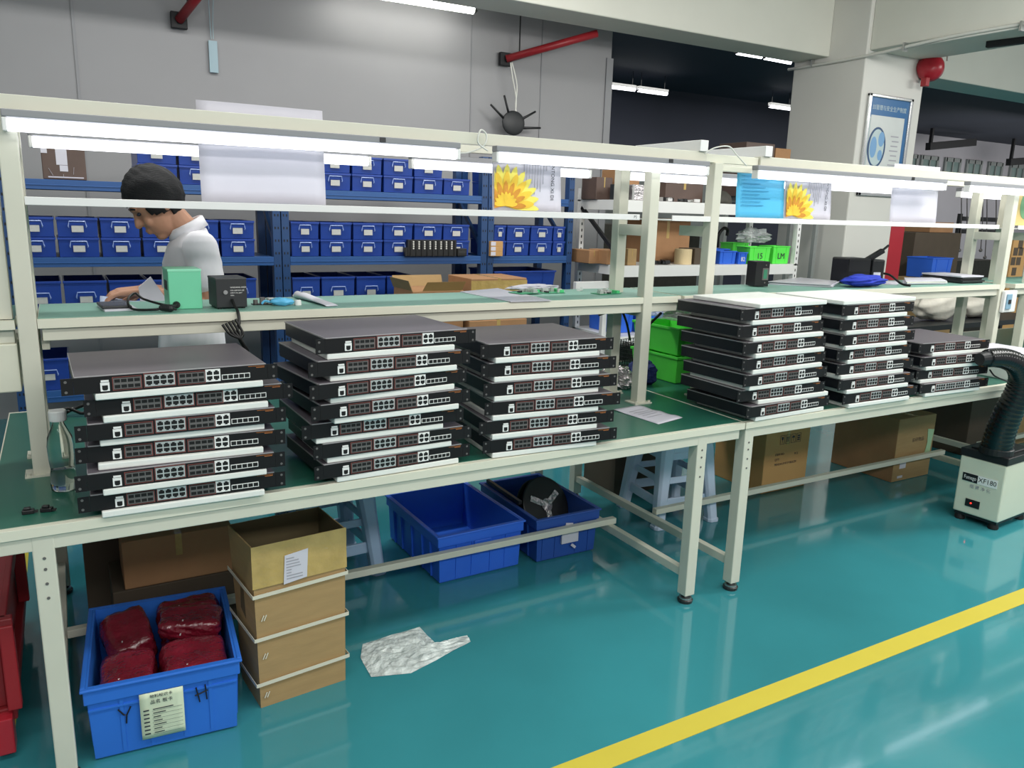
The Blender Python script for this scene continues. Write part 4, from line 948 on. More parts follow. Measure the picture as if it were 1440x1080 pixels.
# name plate on the left face (normal -x)
g = G(); g.box(-.0018,-.0004,.030,.205,.222,.268,0); g.box(-.0026,-.0016,.128,.205,.223,.267,1); part('name_plate', g, [M['wht'], M['blk']], ex)
text('lettering', 'Fumego', .030, (-.0030, .166, .245), (R(90),0,R(-90)), M['wht'], ex, sx=.66)
text('lettering', 'XF180', .036, (-.0022, .079, .245), (R(90),0,R(-90)), M['blk'], ex, sx=.95)
text('lettering', '烟 雾 净 化', .022, (-.0016, .110, .200), (R(90),0,R(-90)), M['ink_grey'], ex)
g = G(); g.box(-.004,0,.098,.172,.088,.130); part('switch_panel', g, M['blk'], ex, bevel=.002)
g = G(); g.cyl((-.0055,.142,.110),(-.0040,.142,.110),.004,10); part('indicator', g, M['led'], ex)
# hose
hp = [at_y(1402,628,-.04), at_y(1408,605,-.06), at_y(1419,578,-.09), at_y(1432,552,-.12), at_y(1437,530,-.13), at_y(1430,513,-.12), at_y(1415,505,-.10), at_y(1400,503,-.085), at_y(1388,504,-.075)]
inv = Matrix.Rotation(R(-4),3,'Z'); hp = [inv @ (p - Vector((4.112,-.128,0))) for p in hp]
pts = catmull(hp, 14); rr = []
for i in range(len(pts)):
    f = i/(len(pts)-1); rr.append((.073-.030*f**1.0)*(1+.045*math.sin(i*2.1)))
g = G(); g.tube(pts, rr, 18); part('hose', g, M['black_gloss'], ex, smooth=True)
g = G(); e0, e1 = pts[-1], pts[-1]+(pts[-1]-pts[-4]).normalized()*.05; g.cyl(e0, e1, .036, 16, 0, .030); part('nozzle', g, M['blk'], ex)
g = G(); g.lathe([(.080,0),(.080,.03),(.075,.034)], (hp[0].x,hp[0].y,zt+.012), 24); part('hose_collar', g, M['blk'], ex)
cord([at_y(1392,520,-.03), at_y(1398,528,-.03), at_y(1408,533,-.03), at_y(1418,537,-.02)], 'thin black cable hanging beside the hose nozzle', .004, 'cable', 'thin_cable')
# red cart on the left
t = thing('hand_cart', 'dark red hand cart cut off by the left picture edge', 'cart', (0,0,0))
g = G(); g.box(-.80,-.215,.22,1.05,.10,.14,0); g.box(-.80,-.20,.205,.235,.37,.42,0); g.box(-.80,-.22,1.02,1.05,.37,.42,0); g.box(-.235,-.215,.22,1.05,.37,.42); part('frame', g, M['redcart'], t, bevel=.004)
for (y0, y1, z1) in ((.90,.935,.66),(.20,.235,.40)):
    g = G(); g.box(-.235,-.20,y0,y1,.14,z1); part('post', g, M['redp'], t, bevel=.004)
g = G(); g.bar((-.23,.91,.64),(-.62,.91,.46),.02,.03); part('brace', g, M['dark_steel'], t)
g = G(); g.box(-.80,-.237,.236,1.019,.14,.385); part('tray', g, M['redcart'], t, bevel=.004)
for y in (.30,.95):
    g = G(); g.cyl((-.275,y,.05),(-.235,y,.05),.0495,20); part('wheel', g, M['rubber'], t, bevel=.006)
g = G(); g.box(-.27,-.225,.18,.24,.02,.13); part('foot_bumper', g, M['red2'], t, bevel=.004)

fpx = [(510,905),(590,882),(613,905),(657,893),(662,902),(625,922),(578,946),(522,952),(507,925)]  # outline of the pale crinkled patch on the floor
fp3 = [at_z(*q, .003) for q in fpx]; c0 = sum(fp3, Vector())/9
t = thing('floor_patch', 'crinkled shiny pale patch lying on the floor right of the strapped carton', 'plastic film', (c0.x, c0.y, 0))
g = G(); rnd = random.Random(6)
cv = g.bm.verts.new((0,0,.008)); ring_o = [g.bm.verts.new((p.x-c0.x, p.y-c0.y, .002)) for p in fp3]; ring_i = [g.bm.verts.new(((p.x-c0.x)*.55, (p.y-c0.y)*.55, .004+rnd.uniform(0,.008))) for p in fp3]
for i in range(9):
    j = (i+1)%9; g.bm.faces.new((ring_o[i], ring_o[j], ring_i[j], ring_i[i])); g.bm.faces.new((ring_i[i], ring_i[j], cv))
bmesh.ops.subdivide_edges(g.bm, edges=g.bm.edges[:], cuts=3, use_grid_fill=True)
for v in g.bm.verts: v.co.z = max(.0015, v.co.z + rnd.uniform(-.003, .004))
part('patch', g, M['patch'], t)
# ================================================================== BLUE RACKS WITH BINS
RY0, RY1 = 3.0, 3.5
TIER = [(1.655,.055),(1.225,.055),(.90,.075),(.455,.07)]
def rack(label, x0, x1, lowers=True):
    t = thing('storage_rack', label, 'rack', (0,0,0), 0, 'blue steel storage racks along the grey wall')
    for x in (x0+.024, x1-.024):
        for y in (RY0+.03, RY1-.03):
            g = G(); g.box(x-.024,x+.024,y-.03,y+.03,0,1.93)
            if y < RY0+.1:
                for k in range(22):
                    for s in (-1,1): g.box(x+s*.010-.004,x+s*.010+.004,y-.0307,y-.03,.12+.08*k,.135+.08*k,1)
            part('upright', g, [M['rack'], M['hole']], t)
    for z, h in TIER:
        g = G(); g.box(x0+.049,x1-.049,RY0,RY0+.04,z-h,z); g.box(x0+.049,x1-.049,RY0-.003,RY0,z-h*.62,z-h*.5); part('beam', g, M['rackbeam'], t, bevel=.003)
        g = G(); g.box(x0+.049,x1-.049,RY1-.04,RY1,z-h,z); part('beam', g, M['rackbeam'], t, bevel=.003)
        g = G(); g.box(x0+.049,x1-.049,RY0+.041,RY1-.041,z-.02,z-.001); part('shelf_panel', g, M['rackbeam'], t)
    g = G(); g.bar((x1-.024,RY0+.06,1.3),(x1-.024,RY1-.06,1.62),.02,.03); part('brace', g, M['rack'], t)
    return t
rack('left blue storage rack behind the man', -.285, 1.238)
rack('middle blue storage rack behind the glue tube and open cartons', 1.245, 2.735)
rack('right blue storage rack ending at the white steel shelving', 2.742, 3.49)
NB = 0
def make_bin(w, h, d=.40):
    t = thing('parts_bin', 'x', 'bin', (0,0,0), 0, 'blue parts bins on the storage racks')
    g = G(); k = .006
    def rc(o, z, fo=0.): return [g.bm.verts.new(p) for p in ((-w/2+o,fo,z),(w/2-o,fo,z),(w/2-o,d,z),(-w/2+o,d,z))]
    r = [rc(k,0,.012), rc(.004,h-.002,.004), rc(.008,h-.002,.010), rc(k+.004,.006,.018)]
    for a, b in zip(r, r[1:]):
        for i in range(4): g.bm.faces.new((a[i],a[(i+1)%4],b[(i+1)%4],b[i]))
    g.bm.faces.new(r[0][::-1]); g.bm.faces.new(r[-1])
    g.box(-w/2+.001,w/2-.001,.0,.008,h-.016,h-.002); g.box(-w/2+.001,-w/2+.006,.008,d,h-.014,h-.002); g.box(w/2-.006,w/2-.001,.008,d,h-.014,h-.002)
    part('tub', g, M['bin'], t, bevel=.002)
    zc = h*.42
    g = G(); g.prism([(-.030,.0035,zc-.018),(.030,.0035,zc-.018),(.030,.0025,zc+.018),(-.030,.0025,zc+.018)], (0,-.0015,0)); part('label_card', g, M['card'], t)
    g = G(); z1 = min(zc+.042, h-.022); g.tube([(-.044,.004,zc+.008),(-.046,-.002,zc+.014),(-.040,-.004,z1),(.040,-.004,z1),(.046,-.002,zc+.014),(.044,.004,zc+.008)], .0035, 6); part('glint_arc', g, M['glint_arc'], t)  # glint around the label card, built as a pale arc
    return t
BH = .112
proto_s = make_bin(.213, BH); proto_m = make_bin(.210, .19)
placed = {'s':False,'m':False}
def put(kind, x, z, w, label):
    p, w0 = (proto_s,.213) if kind == 's' else (proto_m,.210)
    if not placed[kind]: o = p; placed[kind] = True; o['label'] = label
    else: o = dup(p, label)
    o.location = (x, RY0+.008+random.uniform(-.004,.006), z); o.scale = (w/w0, 1, 1); o.rotation_euler = (0,0,R(random.uniform(-.7,.7)))
def row(kind, edges, z, nm, skip=()):
    n = len(edges)-1
    for i in range(n):
        if i in skip: continue
        pos = 'leftmost' if i == 0 else 'rightmost' if i == n-1 else ORD[i]+' from left'
        put(kind, (edges[i]+edges[i+1])/2, z, edges[i+1]-edges[i]-.006, 'blue bin, %s in the %s' % (pos, nm))
Z1, Z2, Z3, Z4 = [t_[0]+.0015 for t_ in TIER]
eA = [-.228,-.014,.205,.424,.65,.868,1.082]; eB = [1.302,1.495,1.717,1.936,2.160,2.385,2.600]; eC = [2.80,2.905,3.112,3.318,3.432]
eA1 = [.424,.65,.868]
row('s', eA1, Z1, 'lower top-shelf row behind the man\'s head'); row('s', eA1, Z1+BH, 'upper top-shelf row behind the man\'s head')
row('s', eA, Z2, 'lower row of the left rack middle shelf'); row('s', eA, Z2+BH, 'upper row of the left rack middle shelf')
row('s', eB, Z1, 'lower row of the middle rack top shelf'); row('s', eB, Z1+BH, 'upper row of the middle rack top shelf', skip=(5,))
row('s', eB, Z2, 'lower row of the middle rack second shelf'); row('s', eB, Z2+BH, 'upper row of the middle rack second shelf')
row('s', eC, Z2, 'lower row of the right rack second shelf'); row('s', eC, Z2+BH, 'upper row of the right rack second shelf')
row('s', [2.80,3.0], Z1, 'lower top row of the right rack'); row('s', [2.80,3.0], Z1+BH, 'upper top row of the right rack')
row('m', [-.225,-.008,.226,.44,.66,.87,1.082], Z3, 'third shelf row of the left rack')
row('m', [1.30,1.494,1.735,1.955,2.18], Z3, 'third shelf row of the middle rack')
row('m', [-.225,-.008], Z4, 'bottom visible row of the left rack')
bpy.data.objects['parts_bin']  # prototype used as first copy
# brown box on left top shelf
t = thing('brown_case', 'brown case with peeling white labels on the left rack top shelf', 'box', (-.05, RY0+.02, TIER[0][0]+.001))
g = G(); g.box(0,.215,0,.30,0,.205); part('case_body', g, M['brownbox'], t, bevel=.004)
g = G(); g.box(.07,.125,-.0012,0,.08,.175); g.box(.085,.125,-.0014,0,.045,.078); g.box(.0,.03,-.0012,0,.14,.175); g.box(.03,.20,-.001,0,.172,.180); g.box(.025,.20,-.001,0,.010,.016)
for (a, b) in (((.03,.06),(.05,.02)),((.155,.07),(.150,.03)),((.10,.03),(.10,.01))): g.bar((a[0],-.001,a[1]),(b[0],-.001,b[1]),.004,.001)
part('label_sheet', g, M['paper'], t)
# terminal strip and little boxes on shelf 2
t = thing('terminal_strip', 'black terminal strip with eight columns of screws before the middle bins', 'terminal strip', (2.10, RY0-.028, Z2))
g = G(); g.box(0,.375,-.0,.035,0,.115); g.box(-.02,0,-.0,.035,0,.06); part('strip_body', g, M['blk'], t, bevel=.003)
g = G()
for k in range(8):
    for j in range(4): g.cyl((.042+.042*k,-.003,.055+.015*j),(.042+.042*k,0,.055+.015*j),.006,8)
part('screw', g, M['blk_white'], t)
g = G()
for k in range(9): g.box(.02+.042*k-.002,.02+.042*k+.002,-.006,0,.0,.11)
part('divider', g, M['rubber'], t)
t = thing('relay_box', 'small black box right of the black terminal strip', 'box', (2.482, RY0-.03, Z2)); g = G(); g.box(0,.075,0,.036,0,.055); part('case', g, M['blk'], t, bevel=.004); g = G(); g.box(.01,.065,-.001,0,.02,.04); part('label_sheet', g, M['blk2'], t)
for k in range(3):
    t = thing('small_carton', 'tiny carton, %s of three stacked at the right rack shelf' % ('bottom','middle','top')[k], 'box', (2.752, RY0-.032, Z2+.0362*k), 0, 'tiny cartons stacked by the right rack upright')
    g = G(); g.box(0,.10,0,.038,0,.0358); part('box_body', g, M['kraft'], t, bevel=.001); g = G(); g.box(.0,.04,-.0008,0,.004,.032); part('label_sheet', g, M['paper'], t)
# big navy bin on right rack third shelf
t = thing('large_bin', 'large deep navy bin on the right rack lower shelf', 'bin', (3.08, RY0+.22, Z3)); open_bin(t, .54, .42, .21, M['bin'], .92)
# cartons in the aisle before the middle rack
def aisle_carton(lb, x0, x1, y0, y1, z0, z1, m, **k): return carton('carton', lb, x0, x1, y0, y1, z0, z1, m, 'cartons stacked in the aisle before the racks', **k)
aisle_carton('lower big carton under the open one in the aisle', 1.90, 2.28, 2.42, 2.80, .0, .78, M['carton2'])
c = aisle_carton('open topped carton with raised flaps in the aisle, left of the taped one', 1.92, 2.28, 2.45, 2.78, .782, 1.04, M['carton2'], tape=False)
g = G(); g.prism([(.065,-.004,.0),(.345,-.004,.0),(.345,-.06,.062),(.075,-.06,.062)], (0,.003,0)); part('front_flap', g, M['kraft'], c)
for o_ in [c.children[-1]]: o_.location = (0,0,.258)
g = G(); g.prism([(-.004,0,.258),(-.004,.33,.258),(-.03,.33,.325),(-.03,.0,.325)], (.003,0,0)); g.prism([(.0,.33,.258),(.36,.33,.258),(.36,.36,.33),(.0,.36,.33)], (0,.003,0)); part('rear_flap', g, M['carton'], c)
aisle_carton('lower carton under the tape-wrapped one in the aisle', 2.30, 2.74, 2.40, 2.80, .0, .84, M['carton2'])
c = aisle_carton('tape-wrapped carton in the aisle beside the open topped one', 2.32, 2.74, 2.42, 2.78, .842, 1.115, M['carton2'])
g = G(); g.grid(lambda u, v: Vector((-.002+u*.424, -.004, .02+v*.24)), 10, 6); part('packing_tape', g, M['tape'], c)
# ================================================================== WHITE STEEL SHELVING
WX0, WX1, WY0, WY1 = 3.66, 5.60, 2.6, 3.2
t = thing('steel_shelving', 'white perforated steel shelving with green bins, left of the pillar', 'shelving', (0,0,0))
for x in (WX0+.022, WX1-.022):
    for y in (WY0+.022, WY1-.022):
        g = G(); g.box(x-.022,x+.022,y-.022,y-.018,0,1.75,0); g.box(x-.022,x-.018,y-.018,y+.022,0,1.75,0)
        for k in range(32): g.box(x-.005,x+.005,y-.0226,y-.022,.06+.05*k,.082+.05*k,1)
        part('upright', g, [M['white'], M['hole']], t)
for z in (1.174, 1.661, .63):
    g = G(); g.box(WX0,WX1,WY0,WY1,z-.012,z); g.box(WX0+.045,WX1-.045,WY0-.001,WY0+.02,z-.085,z-.012); g.box(WX0,WX0+.015,WY0+.045,WY1-.045,z-.075,z-.012); part('shelf', g, M['white'], t)
g = G(); g.bar((WX0+.01,WY0+.05,1.25),(WX0+.01,WY1-.05,1.6),.02,.03); part('brace', g, M['dark_steel'], t)
g = G(); g.box(WX0-.32,WX0-.01,WY0+.10,WY0+.14,.99,1.05); g.box(WX0-.06,WX0-.02,WY0+.10,WY0+.14,.0,.99); tag(part('rail_stub', g, M['white'], bevel=.002), 'short white rail sticking out left of the steel shelving', 'rail')
zs1, zs2, zs3 = 1.1745, 1.6615, .6305
def wbox(lb, nm, a, b, y, z, m, dep=.25, cat='box', grp=None):
    p, q = at_y(*a, y), at_y(*b, y); return carton(nm, lb, p.x, q.x, y, y+dep, z, max(q.z, z+.03), m, grp, cat=cat)
wbox('small carton on the steel shelving left corner', 'carton', (828,372), (843,352), 2.85, zs1, M['carton2'])
wbox('wider small carton behind the white left uprights', 'carton', (853,372), (879,352), 2.74, zs1, M['carton2'])
wbox('tan small carton with a hole on the steel shelving', 'carton', (882,372), (896,350), 2.64, zs1, M['carton'], .1)
wbox('large brown carton at the back of the steel shelving', 'carton', (905,360), (972,308), 2.92, zs1, M['carton2'], .24)
wbox('dark patterned carton beside the cream roll', 'carton', (976,372), (1000,350), 2.66, zs1, M['carton3'], .2)
p = at_y(962, 372, 2.70); t = thing('cream_roll', 'cream coloured roll standing on the steel shelving', 'roll', (p.x, 2.72, zs1)); g = G(); g.lathe([(.03,0),(.068,0),(.07,.003),(.07,.118),(.068,.121),(.02,.121),(.02,.06)], n=28); part('roll_body', g, M['wood'], t); g = G(); g.lathe([(.021,.01),(.0215,.1195),(.017,.1195),(.017,.01)], n=20); part('core', g, M['carton3'], t)
g = G(); 
for k in range(40):
    x = 3.93+random.uniform(0,.30); y = 2.64+random.uniform(0,.16); s = random.uniform(.012,.03); g.obox((x,y,zs1+s*.6+.004),(s*1.6,s,s*1.0),(0,0,random.uniform(0,3)))
o = part('loose_parts', g, M['dark_steel']); tag(o, 'heap of small dark metal parts on the steel shelving', 'parts'); o['kind'] = 'stuff'
for a, b, y, lb in (((1004,368),(1026,350),2.90,'blue bin behind its neighbours on the steel shelving'), ((1012,368),(1035.5,353),2.655,'blue bin in the middle before the green ones'), ((1038.5,368),(1051,355),2.64,'small blue bin marked 82 on the steel shelving')):
    p, q = at_y(*a, y), at_y(*b, y); w_ = q.x-p.x; t = thing('blue_bin', lb, 'bin', ((p.x+q.x)/2, y+.07, zs1), 0, 'small blue bins on the steel shelving'); open_bin(t, w_, .14, max(.07,q.z-zs1), M['crate2'], .94, .003, .008)
text('lettering', '82', .05, (0,-.074,.04), (R(90),0,0), M['wht'], t)
for a, b, y, lb, s_ in (((1053,366),(1085,347),2.63,'green bin marked 15 on the steel shelving','15'), ((1086,366),(1112,346),2.63,'green bin marked LM at the steel shelving right end','LM'), ((1030,350),(1054,341),3.02,'green bin partly hidden behind the small blue bins','')):
    p, q = at_y(*a, y), at_y(*b, y); w_ = q.x-p.x-.012; t = thing('green_bin', lb, 'bin', ((p.x+q.x)/2, y+.08, zs1), 0, 'green bins on the steel shelving'); open_bin(t, w_, .155, q.z-zs1-.002 if s_ else .16, M['green_bin'], .94, .003, .008)
    if s_: text('lettering', s_, .07, (0,-.0795,.065), (R(90),0,0), M['ink'], t)
g = G(); g.tube([(4.98,2.95,1.30),(4.96,2.93,1.40),(5.0,2.92,1.46),(5.06,2.93,1.45),(5.07,2.94,1.40)], .014, 8, smooth_n=6); tag(part('cable_loop', g, M['cable'], smooth=True), 'black cable loop rising behind the green bins', 'cable')
tag(part('poly_bag', crumple((5.30,2.86,1.40),(.16,.10,.06),.2,51,.9), M['poly']), 'grey clear plastic bags heaped behind the green bins', 'bag')
# top shelf
p, q = at_y(884,276,2.68), at_y(912,258,2.68); t = thing('foil_box', 'shiny foil covered box on the steel shelving top', 'box', (p.x, 2.64, zs2)); g = G(); g.box(0,q.x-p.x,0,.25,0,.115); part('box_body', g, M['foil'], t, bevel=.006); g = G(); g.box(.0,.02,-.002,0,0,.115); part('seam', g, M['steel'], t)
wbox('black box on the steel shelving top at its left end', 'black_box', (874,276), (883,259), 2.66, zs2, M['blk2'], .15)
wbox('brown carton behind the foil box on the shelving top', 'carton', (866,272), (900,240), 2.93, zs2, M['carton2'], .2)
wbox('dark brown carton at the shelving top behind the left uprights', 'carton', (838,276), (862,250), 2.93, zs2, M['brownbox'], .2)
wbox('dusky box row on the shelving top between the middle uprights', 'carton', (935,283), (990,253), 2.90, zs2, M['brownbox'], .2)
p = at_y(1024,285,2.7); t = thing('dark_hood', 'dark rounded hood on the shelving top', 'hood', (p.x,2.80,zs2)); g = G(); g.lathe([(.10,0),(.10,.03),(.085,.07),(.05,.10),(.01,.11)], n=24); part('shell', g, M['olive'], t, smooth=True); g = G(); g.cyl((0,0,.108),(0,0,.13),.015,12); part('knob', g, M['blk'], t)
g = G(); rnd = random.Random(9)
for k in range(22):
    x = 4.15+rnd.uniform(0,.5); y = 2.65+rnd.uniform(0,.18); s = rnd.uniform(.012,.035); g.obox((x,y,zs2+s*.5+.003),(s*1.5,s,s*.9),(0,0,rnd.uniform(0,3)), k%2)
o = part('loose_parts', g, [M['dark_steel'], M['silver']]); tag(o, 'heap of small electronic parts on the shelving top', 'parts'); o['kind'] = 'stuff'
for a, b, y, lb in (((862,470),(892,430),2.75,'blue bin on the low shelf left of the near upright'), ((899,470),(934,428),2.70,'blue bin on the low shelf right of the near upright')):
    p, q = at_y(*a, y), at_y(*b, y); w_ = q.x-p.x; t = thing('blue_bin', lb, 'bin', ((p.x+q.x)/2, y+.17, zs3), 0, 'blue bins on the low white shelf'); open_bin(t, w_, .34, q.z-zs3, M['crate2'], .95, .004, .012)
# dark machine bulk in the far bay between wall and pillar
carton('dark_cabinet', 'dark equipment cabinet in the bay behind the steel shelving', 4.80, 6.3, 4.6, 5.4, 0, 1.45, M['olive'], tape=False, cat='cabinet')
carton('grey_partition', 'pale grey screen standing in the bay behind the steel shelving', 4.78, 7.9, 5.8, 5.9, 0, 2.25, M['greyboard'], tape=False, cat='screen')
carton('dark_cabinet', 'dark cabinet under the steel shelving boards', 3.75, 5.50, 2.72, 3.10, .02, .55, M['olive'], tape=False, cat='cabinet')
# cartons on steel frame top left of pillar, above rail
p, q = at_y(1078,219,3.0), at_y(1120,204,3.0)
carton('carton', 'dark carton seen above the rail left of the pillar', p.x, q.x, 3.25, 3.6, 1.75, q.z+.02, M['brownbox'], tape=False); 
p, q = at_y(1120,222,3.0), at_y(1143,208,3.0)
carton('carton', 'small open carton seen above the rail against the pillar', p.x, q.x, 3.25, 3.5, 1.75, q.z, M['carton2'], tape=False)
g = G(); g.box(5.62,6.62,3.22,3.62,1.70,1.749); 
for x in (5.66,6.58):
    for y in (3.26,3.58): g.box(x-.02,x+.02,y-.02,y+.02,0,1.70)
tag(part('carton_stand', g, M['greyboard']), 'grey stand holding two cartons against the pillar', 'stand')
# right background
p, q = at_y(1288,398,2.4), at_y(1330,322,2.4)
carton('carton', 'big brown carton right of the red pillar stripe', 8.42, 9.3, 3.4, 4.0, 0, 1.45, M['carton3'], tape=False)
p, q = at_y(1300,345,2.4), at_y(1322,318,2.4)
carton('carton', 'flat brown carton lying on the big dark carton', 8.75, 9.2, 3.45, 3.8, 1.452, 1.57, M['carton2'], tape=False)
t = thing('blue_bin', 'blue bin right of the red pillar stripe', 'bin', (8.36, 3.15, .97)); open_bin(t, .36, .3, .22, M['crate2'], .95, .004, .012)
carton('carton', 'tan carton carrying the blue bin by the pillar', 8.1, 8.6, 2.95, 3.35, 0, .968, M['carton'], tape=False)
p, q = at_y(1417,392,2.3), at_y(1446,336,2.3)
t = thing('punched_board', 'orange tan board with six dark square holes at the right edge', 'board', (p.x, 2.3, 0)); w_ = q.x-p.x
g = G(); g.box(0,w_,0,.03,.0,q.z); part('panel', g, M['kraft'], t)
g = G()
for (a, b) in ((.52,.86),(.25,.68),(.62,.68),(.18,.44),(.55,.44),(.35,.18)):
    z = p.z+(q.z-p.z)*b; x = w_*a; g.box(x-.04,x+.04,-.002,0,z-.04,z+.04)
part('square_hole', g, M['carton3'], t)
p, q = at_y(1428,330,1.2), at_y(1446,278,1.2); t = thing('green_poster', 'green and yellow poster at the right picture edge', 'poster', (p.x, .487, 1.5585)); p, q = at_y(1428,306,.487), at_y(1450,272,.487)
t.location.x = p.x; g = G(); g.box(0,.20,0,.001,0,.22); part('sheet', g, mat('poster_yellow','#cdb67a',.5,var=.1), t); g = G(); g.prism([(.09+.06*math.cos(k*math.pi/12),-.001,.12+.08*math.sin(k*math.pi/12)) for k in range(24)],(0,-.0008,0)); part('green_blob', g, mat('poster_green','#6f9c74',.5), t)
# grey machine frame in far right bay
t = thing('cord_stand', 'dark machine stand hung with cords between the far right posts', 'machine', (0,0,0)); y = 4.4
a, b = at_y(1338,398,y), at_y(1412,345,y)
g = G(); g.box(a.x,b.x,y,y+.6,0,1.05); part('machine_base', g, M['olive'], t)
g = G()
for z in (at_y(1340,307,y).z, at_y(1340,325,y).z): g.box(a.x,b.x,y,y+.04,z-.03,z+.03)
for x in (a.x, b.x): g.box(x-.03,x+.03,y,y+.04,0,at_y(1340,300,y).z)
part('frame_bar', g, M['dark_steel'], t)
for k, px in enumerate((1352,1360,1382,1388,1401)):
    g = G(); u_, v_ = at_y(px,278,y-.03), at_y(px-3,362 if k%2 else 352,y-.03); g.tube([u_, (u_+v_)/2+Vector((.02,0,0)), v_], .008, 6, smooth_n=4); g.ball(v_, .025, 10, 6); part('hanging_cord', g, M['silver2'], t, smooth=True)
# white sacks on a dark table behind the right bench
tb = thing('dark_table', 'dark table behind the right workbench carrying pale sacks', 'table', (0,0,0))
g = G(); g.box(5.6,7.9,1.62,2.05,.70,.742); part('tabletop', g, M['blk2'], tb); 
for x in (5.7,7.8):
    for yy in (1.66,2.0):
        g = G(); g.box(x-.02,x+.02,yy-.02,yy+.02,0,.70); part('leg', g, M['dark_steel'], tb)
for (px, py, r, sd, lb) in ((1313,440,(.25,.13,.16),61,'crumpled cream sack at the left on the dark rear table'), (1374,442,(.26,.13,.15),62,'crumpled cream sack in the middle of the dark rear table')):
    c_ = at_y(px, py, 1.84); tag(part('cream_sack', crumple((c_.x, 1.84, .742+r[2]*.9+.012), r, .07, sd, .9, 40, 24), M['sack'], smooth=True), lb, 'sack')
# ================================================================== MAN
man = thing('person', 'person with short black hair in a white short-sleeved shirt, reading papers behind the bench', 'person', (.50, 1.62, 0), 0)
def remesh(o, v, sm=4):
    md = o.modifiers.new('remesh', 'REMESH'); md.mode = 'VOXEL'; md.voxel_size = v; md.use_smooth_shade = True
    md = o.modifiers.new('smooth', 'SMOOTH'); md.factor = .5; md.iterations = sm
def loft(g, rings, n=24, mi=0):
    rr = []
    for (cx, cy, cz, rx, ry) in rings: rr.append([g.bm.verts.new((cx+rx*math.cos(2*math.pi*i/n), cy+ry*math.sin(2*math.pi*i/n), cz)) for i in range(n)])
    g.skin(rr, mi)
V = Vector
HC = V((-.118, 0, 1.548)); HM = Matrix.Rotation(R(-36), 3, 'Y') @ Matrix.Diagonal((1.05,1.05,1.05))
def hd(x, y, z): return HC + HM @ V((x, y, z))
def hand(g, wrist, fwd, nrm, curl, s=1.05, thumb=1):
    fwd = fwd.normalized(); sd = nrm.cross(fwd).normalized(); nr = fwd.cross(sd).normalized()
    def L(a, b, c): return wrist + fwd*a*s + sd*b*s + nr*c*s
    for b in (-.030, -.010, .011, .030): g.caps(L(0, b*.6, 0), L(.085, b, 0), .014*s, .0125*s, 10)
    for b, ln, c in ((-.031, .062, 1.1), (-.0105, .075, 1.), (.0105, .080, .95), (.031, .070, 1.)):
        p = L(.085, b, 0); a = R(curl*.45*c); d = fwd
        for k, (f_, r0, r1) in enumerate(((.45,.0098,.009),(.30,.009,.0082),(.25,.0082,.007))):
            d = (fwd*math.cos(a) - nr*math.sin(a)).normalized(); q = p + d*ln*f_*s; g.caps(p, q, r0*s, r1*s, 10); p = q; a += R(curl*c)
    p = L(.02, .030*thumb, -.004); q = L(.055, .058*thumb, -.014); g.caps(p, q, .014*s, .0115*s, 10); r_ = L(.085, .062*thumb, -.026); g.caps(q, r_, .0115*s, .009*s, 10); g.caps(r_, L(.107, .054*thumb, -.036), .009*s, .0075*s, 10)
g = G()
loft(g, [(0,0,.88,.105,.155),(0,0,.98,.11,.16),(0,0,1.08,.105,.15),(.012,0,1.28,.108,.175),(.015,0,1.37,.085,.16),(.015,0,1.43,.055,.07)])
g.caps((.015,0,1.40),(-.055,0,1.49), .062, .058, 16)
# head
g.ball(hd(0,0,.02), (.098,.078,.112), 24, 16, mtx=HM); g.ball(hd(-.03,0,-.05), (.072,.060,.085), 20, 14, mtx=HM); g.ball(hd(-.066,0,-.112), (.026,.030,.022), 14, 10, mtx=HM)
g.caps(hd(-.097,0,.008), hd(-.117,0,-.032), .010, .0155, 12); g.ball(hd(-.092,0,.030), (.016,.050,.014), 14, 8, mtx=HM)
for s in (-1,1):
    g.ball(hd(.012, s*.079, -.012), (.020,.010,.033), 14, 10, mtx=HM); g.ball(hd(-.075, s*.035, -.04), (.022,.02,.022), 12, 8, mtx=HM); g.ball(hd(-.108, s*.012, -.034), (.008,.009,.008), 10, 6, mtx=HM)
g.ball(hd(-.101,0,-.066), (.011,.024,.006), 14, 8, mtx=HM); g.ball(hd(-.098,0,-.080), (.011,.021,.007), 14, 8, mtx=HM)
# arms
SL, EL, WL = V((.020,-.195,1.365)), V((.062,-.235,1.105)), V((-.195,-.195,1.185))
SR, ER, WR = V((.020,.195,1.365)), V((.050,.225,1.11)), V((-.19,.06,1.165))
for S_, E_, W_ in ((SL,EL,WL),(SR,ER,WR)):
    g.caps(S_, E_, .056, .043, 16); g.caps(E_, W_, .043, .029, 16)
hand(g, WL+V((-.01,0,0)), V((-1,.05,-.10)), V((.0,.15,1)), 22, thumb=-1)
hand(g, WR+V((-.01,0,0)), V((-1,-.15,-.12)), V((.0,-.3,1)), 26, thumb=1)
for s in (-1,1):
    g.caps((0,s*.085,.90),(.0,s*.085,.50),.085,.062,16); g.caps((0,s*.085,.50),(.01,s*.085,.10),.058,.042,16); g.caps((.01,s*.085,.06),(-.13,s*.09,.04),.038,.03,14)
body = part('body', g, M['skin'], man); remesh(body, .0055, 3)
